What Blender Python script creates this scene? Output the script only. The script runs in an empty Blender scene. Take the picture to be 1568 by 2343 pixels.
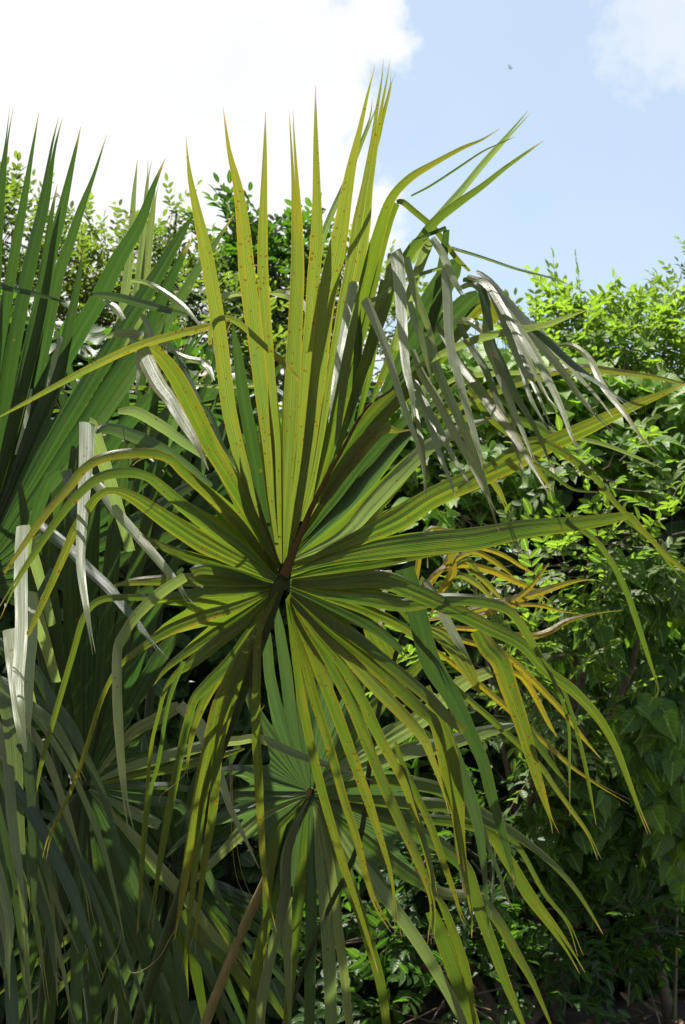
import bpy, math, random
import numpy as np
from mathutils import Vector, noise as mnoise

# ------------------------------------------------------------------ camera
SC = bpy.context.scene
COL = SC.collection
PITCH = math.radians(8.0)
CAMZ = 1.6
F = 2827.0                      # focal length in photo units (photo read as 1568 x 2342)
cam_d = bpy.data.cameras.new('camera')
cam = bpy.data.objects.new('camera', cam_d); COL.objects.link(cam)
cam.location = (0, 0, CAMZ)
cam.rotation_euler = (math.pi / 2 + PITCH, 0, 0)
cam_d.sensor_fit = 'VERTICAL'
cam_d.sensor_height = 23.6
cam_d.lens = 23.6 / 2342 * F
cam_d.clip_end = 2000
cam_d.dof.use_dof = True
cam_d.dof.focus_distance = 2.6
cam_d.dof.aperture_fstop = 7.0
SC.camera = cam

# ------------------------------------------------------------------ world, sun, exposure
SUN_EL, SUN_AZ = math.radians(72), math.radians(-40)   # azimuth from +Y (view direction), negative = left
SUN = 5.0
SKY = 0.085
CLOUD = 0.46
EXPO = 1.2
w = bpy.data.worlds.new('World'); SC.world = w; w.use_nodes = True
nt = w.node_tree; nt.nodes.clear()
N = nt.nodes.new; LK = nt.links.new
def mth(op, a, b=None, clamp=False, tree=None):
    n = (tree or nt).nodes.new('ShaderNodeMath'); n.operation = op; n.use_clamp = clamp
    for i, v in enumerate((a, b)):
        if v is None: continue
        if isinstance(v, (int, float)): n.inputs[i].default_value = v
        else: (tree or nt).links.new(v, n.inputs[i])
    return n.outputs[0]
sky = N('ShaderNodeTexSky'); sky.sky_type = 'NISHITA'; sky.sun_disc = False
sky.sun_elevation = SUN_EL; sky.sun_rotation = SUN_AZ; sky.air_density = 1.0; sky.dust_density = 1.2; sky.ozone_density = 0.0
tc = N('ShaderNodeTexCoord')
sep = N('ShaderNodeSeparateXYZ'); LK(tc.outputs['Generated'], sep.inputs[0])
nz = N('ShaderNodeTexNoise'); nz.inputs['Scale'].default_value = 8.0; nz.inputs['Detail'].default_value = 9.0
nz.inputs['Roughness'].default_value = 0.60
LK(tc.outputs['Generated'], nz.inputs['Vector'])
nzv = mth('SUBTRACT', nz.outputs[0], 0.5)
lin = mth('SUBTRACT', mth('MULTIPLY', sep.outputs['Y'], 0.066), sep.outputs['X'])
edge = mth('ADD', lin, mth('MULTIPLY', nzv, 0.42))
m1 = N('ShaderNodeMapRange'); m1.interpolation_type = 'SMOOTHSTEP'
LK(edge, m1.inputs[0]); m1.inputs[1].default_value = -0.03; m1.inputs[2].default_value = 0.055
def pix_dir(x, y):
    xc, yc = (x - 784) / F, (1171 - y) / F
    return Vector((xc, math.cos(PITCH) - yc * math.sin(PITCH), math.sin(PITCH) + yc * math.cos(PITCH))).normalized()
dt = N('ShaderNodeVectorMath'); dt.operation = 'DOT_PRODUCT'
LK(tc.outputs['Generated'], dt.inputs[0]); dt.inputs[1].default_value = pix_dir(1520, 5)
m2 = N('ShaderNodeMapRange'); m2.interpolation_type = 'SMOOTHSTEP'
LK(mth('ADD', dt.outputs['Value'], mth('MULTIPLY', nzv, 0.012)), m2.inputs[0])
m2.inputs[1].default_value = math.cos(math.radians(4.7)); m2.inputs[2].default_value = math.cos(math.radians(.5))
nz2 = N('ShaderNodeTexNoise'); nz2.inputs['Scale'].default_value = 2.2; nz2.inputs['Detail'].default_value = 5.0
LK(tc.outputs['Generated'], nz2.inputs['Vector'])
veil = mth('ADD', 0.34, mth('MULTIPLY', mth('SUBTRACT', nz2.outputs[0], 0.5), 0.35))     # thin high cloud over the blue
front = N('ShaderNodeMapRange'); LK(sep.outputs['Y'], front.inputs[0]); front.inputs[1].default_value = -0.5; front.inputs[2].default_value = 0.3
front.inputs[3].default_value = 0.75
mask = mth('MAXIMUM', mth('MAXIMUM', mth('MULTIPLY', m1.outputs[0], front.outputs[0]), mth('MULTIPLY', m2.outputs[0], 0.7)), veil, True)
bg = N('ShaderNodeBackground'); bg.inputs[1].default_value = SKY
skm = N('ShaderNodeMix'); skm.data_type = 'RGBA'; skm.blend_type = 'MULTIPLY'; skm.inputs[0].default_value = 1.0
skm.inputs[7].default_value = (0.94, 1.05, 1.0, 1); LK(sky.outputs[0], skm.inputs[6]); LK(skm.outputs[2], bg.inputs[0])
bc = N('ShaderNodeBackground'); nz3 = N('ShaderNodeTexNoise'); nz3.inputs['Scale'].default_value = 4.0; nz3.inputs['Detail'].default_value = 6.0
LK(tc.outputs['Generated'], nz3.inputs['Vector'])
cr = N('ShaderNodeValToRGB'); cr.color_ramp.elements[0].position = 0.32; cr.color_ramp.elements[0].color = (0.80, 0.87, 0.97, 1)
cr.color_ramp.elements[1].position = 0.58; cr.color_ramp.elements[1].color = (1.0, 1.0, 1.0, 1)
LK(nz3.outputs[0], cr.inputs[0]); LK(cr.outputs[0], bc.inputs[0]); bc.inputs[1].default_value = CLOUD
mx = N('ShaderNodeMixShader'); LK(mask, mx.inputs[0]); LK(bg.outputs[0], mx.inputs[1]); LK(bc.outputs[0], mx.inputs[2])
wo = N('ShaderNodeOutputWorld'); LK(mx.outputs[0], wo.inputs[0])

sd = bpy.data.lights.new('sun', 'SUN'); sd.energy = SUN; sd.angle = math.radians(0.5); sd.color = (1.0, 0.95, 0.86)
so = bpy.data.objects.new('sun', sd); COL.objects.link(so)
SUNV = Vector((math.sin(SUN_AZ) * math.cos(SUN_EL), math.cos(SUN_AZ) * math.cos(SUN_EL), math.sin(SUN_EL)))
so.rotation_euler = SUNV.to_track_quat('Z', 'Y').to_euler()
so.location = SUNV * 40
SC.view_settings.view_transform = 'Standard'; SC.view_settings.look = 'None'
SC.view_settings.gamma = 1.0; SC.view_settings.exposure = EXPO
SC.cycles.max_bounces = 10; SC.cycles.transmission_bounces = 8; SC.cycles.diffuse_bounces = 5

# ------------------------------------------------------------------ helpers
def unproj(x, y, d):
    xc, yc = (x - 784) / F * d, (1171 - y) / F * d
    return np.array((xc, d * math.cos(PITCH) - yc * math.sin(PITCH), CAMZ + d * math.sin(PITCH) + yc * math.cos(PITCH)))

def empty(name, loc, parent=None, ploc=None):
    o = bpy.data.objects.new(name, None); COL.objects.link(o)
    o.empty_display_size = 0.1
    if parent is not None:
        o.parent = parent; o.location = Vector(loc) - Vector(ploc)
    else:
        o.location = Vector(loc)
    return o

def tag(o, label=None, cat=None, group=None, kind=None):
    if label: o['label'] = label
    if cat: o['category'] = cat
    if group: o['group'] = group
    if kind: o['kind'] = kind
    return o

def mesh_obj(name, V, Fc, mat, parent=None, origin=(0, 0, 0), uv=None, attr=None, smooth=True):
    """one mesh object; V in world space, origin = world place of its object / parent"""
    V = np.asarray(V, dtype=np.float64) - np.asarray(origin)
    me = bpy.data.meshes.new(name)
    me.from_pydata(V.tolist(), [], [tuple(f) for f in Fc])
    if uv is not None:
        li = np.empty(len(me.loops), dtype=np.int32); me.loops.foreach_get('vertex_index', li)
        lay = me.uv_layers.new(name='UVMap')
        lay.data.foreach_set('uv', np.asarray(uv, dtype=np.float32)[li].ravel())
    if attr is not None:
        a = me.attributes.new('tint', 'FLOAT', 'POINT'); a.data.foreach_set('value', np.asarray(attr, dtype=np.float32))
    if smooth: me.polygons.foreach_set('use_smooth', [True] * len(me.polygons))
    me.materials.append(mat); me.update()
    o = bpy.data.objects.new(name, me); COL.objects.link(o)
    if parent is not None: o.parent = parent
    else: o.location = Vector(origin)
    return o

def tube(pts, rads, n=8, flat=1.0):
    """tapered tube through world points; returns V, F"""
    P = [np.asarray(p, float) for p in pts]; V = []; Fc = []
    for i, p in enumerate(P):
        t = P[min(i + 1, len(P) - 1)] - P[max(i - 1, 0)]; t /= np.linalg.norm(t) + 1e-9
        a = np.cross(t, (0.03, 1, 0.05)); a /= np.linalg.norm(a) + 1e-9; b = np.cross(t, a)
        for k in range(n):
            an = 2 * math.pi * k / n
            V.append(p + rads[i] * (math.cos(an) * a + flat * math.sin(an) * b))
    for i in range(len(P) - 1):
        for k in range(n):
            k2 = (k + 1) % n
            Fc.append((i * n + k, i * n + k2, (i + 1) * n + k2, (i + 1) * n + k))
    Fc.append(tuple(range(n))); Fc.append(tuple((len(P) - 1) * n + k for k in reversed(range(n))))
    return V, Fc

def catmull(A, step):
    """A: k x 3 rows (x, y, w); returns resampled rows"""
    A = np.asarray(A, float); out = []
    E = np.vstack([2 * A[0] - A[1], A, 2 * A[-1] - A[-2]])
    for i in range(len(A) - 1):
        p0, p1, p2, p3 = E[i:i + 4]
        n = max(2, int(np.hypot(*(p2 - p1)[:2]) / step))
        for k in range(n):
            t = k / n
            q = 0.5 * (2 * p1 + (p2 - p0) * t + (2 * p0 - 5 * p1 + 4 * p2 - p3) * t * t + (3 * p1 - p0 - 3 * p2 + p3) * t ** 3)
            q[2] = p1[2] + (p2[2] - p1[2]) * t
            out.append(q)
    out.append(A[-1]); return np.array(out)

# ------------------------------------------------------------------ materials
def new_mat(name):
    m = bpy.data.materials.new(name); m.use_nodes = True
    t = m.node_tree; t.nodes.clear()
    return m, t

def ramp(t, fac, stops):
    r = t.nodes.new('ShaderNodeValToRGB')
    el = r.color_ramp.elements
    while len(el) < len(stops): el.new(0.5)
    for e, (p, c) in zip(el, stops):
        e.position = p; e.color = (*c, 1) if len(c) == 3 else c
    t.links.new(fac, r.inputs[0]); return r.outputs[0]

def mixc(t, fac, a, b, mode='MIX'):
    n = t.nodes.new('ShaderNodeMix'); n.data_type = 'RGBA'; n.blend_type = mode
    for s, v in ((n.inputs[0], fac), (n.inputs[6], a), (n.inputs[7], b)):
        if isinstance(v, (int, float)): s.default_value = v
        elif isinstance(v, tuple): s.default_value = (*v, 1) if len(v) == 3 else v
        else: t.links.new(v, s)
    return n.outputs[2]

def palm_leaf_material():
    m, t = new_mat('palm_leaf'); L = t.links.new; nn = t.nodes.new
    M = lambda op, a, b=None, c=False: mth(op, a, b, c, t)
    oi = nn('ShaderNodeObjectInfo')
    uvn = nn('ShaderNodeUVMap'); uvn.uv_map = 'UVMap'
    su = nn('ShaderNodeSeparateXYZ'); L(uvn.outputs[0], su.inputs[0])
    u, v = su.outputs[0], su.outputs[1]            # u: 0..1 across, v: metres along, z unused
    tco = nn('ShaderNodeTexCoord')
    col = oi.outputs['Color']; yel = oi.outputs['Alpha']; rnd = oi.outputs['Random']
    # long streaks that run with the veins
    cmb = nn('ShaderNodeCombineXYZ'); L(M('MULTIPLY', u, 26.0), cmb.inputs[0]); L(M('MULTIPLY', v, 2.2), cmb.inputs[1]); L(M('MULTIPLY', rnd, 50.0), cmb.inputs[2])
    st = nn('ShaderNodeTexNoise'); st.inputs['Scale'].default_value = 1.0; st.inputs['Detail'].default_value = 3.0; L(cmb.outputs[0], st.inputs['Vector'])
    streak = st.outputs[0]
    # yellowing: broad patches along the leaflet
    cm2 = nn('ShaderNodeCombineXYZ'); L(M('MULTIPLY', u, 1.6), cm2.inputs[0]); L(M('MULTIPLY', v, 6.0), cm2.inputs[1]); L(M('MULTIPLY', rnd, 31.0), cm2.inputs[2])
    pt = nn('ShaderNodeTexNoise'); pt.inputs['Scale'].default_value = 1.3; pt.inputs['Detail'].default_value = 2.0; L(cm2.outputs[0], pt.inputs['Vector'])
    patch = nn('ShaderNodeMapRange'); L(pt.outputs[0], patch.inputs[0]); patch.inputs[1].default_value = 0.45; patch.inputs[2].default_value = 0.80
    yf = M('MULTIPLY', patch.outputs[0], yel, True)
    at = nn('ShaderNodeAttribute'); at.attribute_name = 'tint'
    wax = M('GREATER_THAN', at.outputs['Fac'], 1.5)                   # paler upper side after a fold, sun sheen painted into its colour
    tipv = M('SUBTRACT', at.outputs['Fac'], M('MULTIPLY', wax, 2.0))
    tyl = nn('ShaderNodeMapRange'); L(tipv, tyl.inputs[0]); tyl.inputs[1].default_value = 0.45; tyl.inputs[2].default_value = 1.0
    yf = M('ADD', yf, M('MULTIPLY', M('MULTIPLY', tyl.outputs[0], yel), 0.7), True)
    base = mixc(t, yf, col, (0.142, 0.122, 0.022))
    base = mixc(t, M('MULTIPLY', wax, 0.32), base, (0.27, 0.30, 0.165))  # wax mask mixes in the painted sun sheen
    sv = nn('ShaderNodeMapRange'); L(streak, sv.inputs[0]); sv.inputs[1].default_value = 0.25; sv.inputs[2].default_value = 0.75
    sv.inputs[3].default_value = 0.78; sv.inputs[4].default_value = 1.22
    hs = nn('ShaderNodeHueSaturation'); L(base, hs.inputs['Color']); L(sv.outputs[0], hs.inputs['Value'])
    base = hs.outputs[0]
    # midrib (slightly darker line with a pale flank) and pale margin
    du = M('ABSOLUTE', M('SUBTRACT', u, 0.5))
    mid = M('LESS_THAN', du, 0.022)
    base = mixc(t, M('MULTIPLY', mid, 0.55), base, (0.03, 0.045, 0.008))
    fl = M('MULTIPLY', M('LESS_THAN', du, 0.07), M('GREATER_THAN', du, 0.022))
    lite = mixc(t, 1.0, base, (1.5, 1.45, 1.5), 'MULTIPLY')
    base = mixc(t, M('MULTIPLY', fl, 0.6), base, lite)
    vein = M('POWER', M('ADD', M('MULTIPLY', M('SINE', M('MULTIPLY', u, 88.0)), 0.5), 0.5), 3.0)
    base = mixc(t, M('MULTIPLY', vein, 0.5), base, mixc(t, 1.0, base, (0.62, 0.60, 0.6), 'MULTIPLY'))
    mar = M('GREATER_THAN', du, 0.465)
    base = mixc(t, M('MULTIPLY', mar, 0.7), base, mixc(t, 1.0, base, (1.9, 1.5, 1.3), 'MULTIPLY'))
    base = mixc(t, M('MULTIPLY', M('GREATER_THAN', M('ADD', du, M('MULTIPLY', M('SUBTRACT', streak, 0.5), 0.2)), 0.43), M('MULTIPLY', M('MULTIPLY', yel, yel), 0.95), True), base, (0.17, 0.110, 0.012))
    # rust specks, and a few larger blotches
    vb = nn('ShaderNodeTexVoronoi'); vb.inputs['Scale'].default_value = 46.0; L(tco.outputs['Object'], vb.inputs['Vector'])
    vbc = nn('ShaderNodeSeparateXYZ'); L(vb.outputs['Color'], vbc.inputs[0])
    blot = M('MULTIPLY', M('LESS_THAN', M('ADD', vb.outputs['Distance'], M('MULTIPLY', M('SUBTRACT', streak, 0.5), 0.25)), M('MULTIPLY', vbc.outputs[1], 0.20)), M('LESS_THAN', vbc.outputs[0], M('MULTIPLY', yel, 0.42)))
    halo = M('MULTIPLY', M('LESS_THAN', vb.outputs['Distance'], M('MULTIPLY', vbc.outputs[1], 0.34)), M('LESS_THAN', vbc.outputs[0], M('MULTIPLY', yel, 0.42)))
    base = mixc(t, M('MULTIPLY', halo, 0.3), base, (0.19, 0.12, 0.012))
    base = mixc(t, M('MULTIPLY', blot, 0.75), base, (0.075, 0.032, 0.010))
    vo = nn('ShaderNodeTexVoronoi'); vo.inputs['Scale'].default_value = 150.0; vo.inputs['Randomness'].default_value = 1.0
    L(tco.outputs['Object'], vo.inputs['Vector'])
    vc = nn('ShaderNodeSeparateXYZ'); L(vo.outputs['Color'], vc.inputs[0])
    big = M('MULTIPLY', M('MULTIPLY', vc.outputs[1], vc.outputs[1]), 0.42)
    dotm = M('LESS_THAN', vo.outputs['Distance'], big)
    cz = nn('ShaderNodeTexNoise'); cz.inputs['Scale'].default_value = 7.0; cz.inputs['Detail'].default_value = 2.0; L(tco.outputs['Object'], cz.inputs['Vector'])
    cl_ = nn('ShaderNodeMapRange'); L(cz.outputs[0], cl_.inputs[0]); cl_.inputs[1].default_value = 0.36; cl_.inputs[2].default_value = 0.66; cl_.inputs[3].default_value = 0.15; cl_.inputs[4].default_value = 1.25
    few = M('LESS_THAN', vc.outputs[0], M('MULTIPLY', M('MULTIPLY', M('MULTIPLY', yel, yel), 1.2), cl_.outputs[0]))
    base = mixc(t, M('MULTIPLY', M('MULTIPLY', dotm, few), 0.8), base, (0.085, 0.030, 0.008))
    # dry tips: v attribute of the tip lives in the tint attribute (1 at the tip)
    tp = nn('ShaderNodeMapRange'); L(M('ADD', tipv, M('MULTIPLY', M('SUBTRACT', streak, 0.5), 0.05)), tp.inputs[0])
    tp.inputs[1].default_value = 0.950; tp.inputs[2].default_value = 0.985
    base = mixc(t, tp.outputs[0], base, (0.21, 0.145, 0.09))
    # pleat ribs
    ribs = M('SINE', M('MULTIPLY', u, 88.0))
    hgt = M('ADD', M('MULTIPLY', ribs, 0.35), M('MULTIPLY', streak, 1.2))
    bp = nn('ShaderNodeBump'); bp.inputs['Strength'].default_value = 0.38; bp.inputs['Distance'].default_value = 0.0016; L(hgt, bp.inputs['Height'])
    pr = nn('ShaderNodeBsdfPrincipled'); L(base, pr.inputs['Base Color']); pr.inputs['Roughness'].default_value = 0.36
    pr.inputs['Specular IOR Level'].default_value = 0.48; L(bp.outputs[0], pr.inputs['Normal'])
    tr = nn('ShaderNodeBsdfTranslucent'); L(mixc(t, 1.0, base, (1.85, 2.1, 0.8), 'MULTIPLY'), tr.inputs[0]); L(bp.outputs[0], tr.inputs['Normal'])
    ms = nn('ShaderNodeMixShader'); ms.inputs[0].default_value = 0.46; L(pr.outputs[0], ms.inputs[1]); L(tr.outputs[0], ms.inputs[2])
    o = nn('ShaderNodeOutputMaterial'); L(ms.outputs[0], o.inputs[0])
    return m
PALM = palm_leaf_material()

def stalk_material(name, c1, c2, c3):
    m, t = new_mat(name); L = t.links.new; nn = t.nodes.new
    tco = nn('ShaderNodeTexCoord'); n1 = nn('ShaderNodeTexNoise'); n1.inputs['Scale'].default_value = 9; n1.inputs['Detail'].default_value = 5
    mp = nn('ShaderNodeMapping'); mp.inputs['Scale'].default_value = (3, 3, 0.8); L(tco.outputs['Object'], mp.inputs[0]); L(mp.outputs[0], n1.inputs[0])
    n2 = nn('ShaderNodeTexNoise'); n2.inputs['Scale'].default_value = 60; n2.inputs['Detail'].default_value = 3; L(mp.outputs[0], n2.inputs[0])
    c = ramp(t, n1.outputs[0], [(0.3, c1), (0.5, c2), (0.7, c3)])
    c = mixc(t, mth('MULTIPLY', mth('GREATER_THAN', n2.outputs[0], 0.62, False, t), 0.35, False, t), c, (c1[0] * .4, c1[1] * .35, c1[2] * .4))
    bp = nn('ShaderNodeBump'); bp.inputs['Strength'].default_value = 0.3; bp.inputs['Distance'].default_value = 0.002; L(n2.outputs[0], bp.inputs['Height'])
    pr = nn('ShaderNodeBsdfPrincipled'); L(c, pr.inputs['Base Color']); pr.inputs['Roughness'].default_value = 0.6; pr.inputs['Specular IOR Level'].default_value = 0.25; L(bp.outputs[0], pr.inputs['Normal'])
    o = nn('ShaderNodeOutputMaterial'); L(pr.outputs[0], o.inputs[0]); return m
STALK_DARK = stalk_material('stalk_dark', (0.018, 0.026, 0.007), (0.022, 0.038, 0.009), (0.032, 0.046, 0.012))
STALK_TAN = stalk_material('stalk_tan', (0.10, 0.095, 0.026), (0.15, 0.12, 0.04), (0.19, 0.145, 0.06))
COSTA = stalk_material('costa_brown', (0.055, 0.026, 0.010), (0.075, 0.042, 0.012), (0.06, 0.05, 0.012))
BARK = stalk_material('bark', (0.07, 0.05, 0.035), (0.11, 0.08, 0.055), (0.16, 0.12, 0.085))
TWIG = stalk_material('twig', (0.07, 0.06, 0.03), (0.10, 0.085, 0.04), (0.13, 0.11, 0.06))

def foliage_material(name, old, young, gloss=0.42, trans=0.5, tmul=(2.0, 2.3, 0.6)):
    m, t = new_mat(name); L = t.links.new; nn = t.nodes.new
    at = nn('ShaderNodeAttribute'); at.attribute_name = 'tint'
    uvn = nn('ShaderNodeUVMap'); uvn.uv_map = 'UVMap'
    su = nn('ShaderNodeSeparateXYZ'); L(uvn.outputs[0], su.inputs[0])
    ax = mth('ABSOLUTE', su.outputs[0], None, False, t)
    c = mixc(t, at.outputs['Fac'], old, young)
    vein = mth('LESS_THAN', ax, 0.028, False, t)
    side = mth('SINE', mth('MULTIPLY', mth('SUBTRACT', su.outputs[1], mth('MULTIPLY', ax, 0.75, False, t), False, t), 34.0, False, t), None, False, t)
    sl = mth('GREATER_THAN', side, 0.93, False, t)
    c = mixc(t, mth('MAXIMUM', mth('MULTIPLY', vein, 0.5, False, t), mth('MULTIPLY', sl, 0.2, False, t), False, t), c, tuple(min(1, k * 1.9 + .015) for k in young))
    tco = nn('ShaderNodeTexCoord'); n1 = nn('ShaderNodeTexNoise'); n1.inputs['Scale'].default_value = 30; L(tco.outputs['Object'], n1.inputs[0])
    hs = nn('ShaderNodeHueSaturation'); L(c, hs.inputs['Color'])
    mr = nn('ShaderNodeMapRange'); L(n1.outputs[0], mr.inputs[0]); mr.inputs[3].default_value = 0.75; mr.inputs[4].default_value = 1.25; L(mr.outputs[0], hs.inputs['Value'])
    bp = nn('ShaderNodeBump'); bp.inputs['Strength'].default_value = 0.15; bp.inputs['Distance'].default_value = 0.003; L(side, bp.inputs['Height'])
    pr = nn('ShaderNodeBsdfPrincipled'); L(hs.outputs[0], pr.inputs['Base Color']); pr.inputs['Roughness'].default_value = gloss + .08; pr.inputs['Specular IOR Level'].default_value = 0.3
    L(bp.outputs[0], pr.inputs['Normal'])
    tr = nn('ShaderNodeBsdfTranslucent'); L(mixc(t, 1.0, hs.outputs[0], tmul, 'MULTIPLY'), tr.inputs[0])
    ms = nn('ShaderNodeMixShader'); ms.inputs[0].default_value = trans; L(pr.outputs[0], ms.inputs[1]); L(tr.outputs[0], ms.inputs[2])
    o = nn('ShaderNodeOutputMaterial'); L(ms.outputs[0], o.inputs[0]); return m
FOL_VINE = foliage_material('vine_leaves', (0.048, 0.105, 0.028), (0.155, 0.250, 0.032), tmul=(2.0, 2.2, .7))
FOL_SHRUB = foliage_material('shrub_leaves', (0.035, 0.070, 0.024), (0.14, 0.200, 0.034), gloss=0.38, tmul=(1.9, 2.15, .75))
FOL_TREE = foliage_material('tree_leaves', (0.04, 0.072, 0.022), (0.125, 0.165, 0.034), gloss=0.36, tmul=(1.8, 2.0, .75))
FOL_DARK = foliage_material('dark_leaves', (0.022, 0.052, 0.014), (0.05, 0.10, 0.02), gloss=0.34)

def ground_material():
    m, t = new_mat('leaf_mould'); L = t.links.new; nn = t.nodes.new
    tco = nn('ShaderNodeTexCoord'); n1 = nn('ShaderNodeTexNoise'); n1.inputs['Scale'].default_value = 3; n1.inputs['Detail'].default_value = 9; L(tco.outputs['Object'], n1.inputs[0])
    c = ramp(t, n1.outputs[0], [(0.3, (0.03, 0.022, 0.014)), (0.52, (0.055, 0.04, 0.026)), (0.7, (0.09, 0.066, 0.042))])
    bp = nn('ShaderNodeBump'); bp.inputs['Strength'].default_value = 0.7; bp.inputs['Distance'].default_value = 0.03; L(n1.outputs[0], bp.inputs['Height'])
    pr = nn('ShaderNodeBsdfPrincipled'); L(c, pr.inputs['Base Color']); pr.inputs['Roughness'].default_value = 0.95; L(bp.outputs[0], pr.inputs['Normal'])
    o = nn('ShaderNodeOutputMaterial'); L(pr.outputs[0], o.inputs[0]); return m
GROUND = ground_material()

# ------------------------------------------------------------------ ground
G = 60; gv = []; gf = []
for j in range(G + 1):
    for i in range(G + 1):
        sx, sy = (i / G * 2 - 1), (j / G * 2 - 1)
        x = 300 * sx * abs(sx) ** 1.6; y = 300 * sy * abs(sy) ** 1.6 + 4
        gv.append((x, y, 0.06 * mnoise.noise((x * .4, y * .4, 1.0))))
for j in range(G):
    for i in range(G):
        a = j * (G + 1) + i; gf.append((a, a + 1, a + G + 2, a + G + 1))
tag(mesh_obj('ground', gv, gf, GROUND), 'dark brown leaf mould soil under the bushes', None, kind='structure')

# ------------------------------------------------------------------ palm leaflets
rng = random.Random(7)
CROP = {'0': (0, 0, 1), '1': (0, 121, .5), '2': (726, 121, .537), '3': (0, 786.4, .3858), '4': (484, 786.4, .3858),
        '5': (963, 786.4, .3858), '6': (0, 1512.3, .3858), '7': (484, 1512.3, .3858), '8': (963, 1512.3, .3858)}
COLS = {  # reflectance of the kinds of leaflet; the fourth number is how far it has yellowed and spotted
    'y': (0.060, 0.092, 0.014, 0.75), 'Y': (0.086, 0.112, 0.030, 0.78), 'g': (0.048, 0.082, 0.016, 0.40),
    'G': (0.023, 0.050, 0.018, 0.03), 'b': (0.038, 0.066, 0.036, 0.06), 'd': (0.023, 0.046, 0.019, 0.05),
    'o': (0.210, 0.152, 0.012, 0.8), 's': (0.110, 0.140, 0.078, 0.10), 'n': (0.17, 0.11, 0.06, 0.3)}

def parse(s, wd, hub):
    """'x,y[,w] ...' -> rows; '@k' changes the reading frame"""
    ox, oy, sc = CROP['0']; rows = []
    for tok in s.split():
        if tok[0] == '@': ox, oy, sc = CROP[tok[1]]; continue
        q = [float(k) for k in tok.split(',')]
        rows.append([ox + q[0] * sc, oy + q[1] * sc, q[2] if len(q) > 2 else None])
    seg = [0.0]
    for a, b in zip(rows, rows[1:]): seg.append(seg[-1] + math.hypot(b[0] - a[0], b[1] - a[1]))
    T = seg[-1]
    if rows[0][2] is None: rows[0][2] = 4.0 if hub else wd
    if rows[-1][2] is None: rows[-1][2] = 0.9
    for i, r in enumerate(rows):
        if r[2] is None:
            t = seg[i] / T
            up = min(1.0, 0.14 + t / 0.34) if hub else 1.0
            dn = min(1.0, ((1 - t) / 0.50)) ** 0.8
            r[2] = max(0.9, wd * min(up, dn))
    return rows

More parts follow.
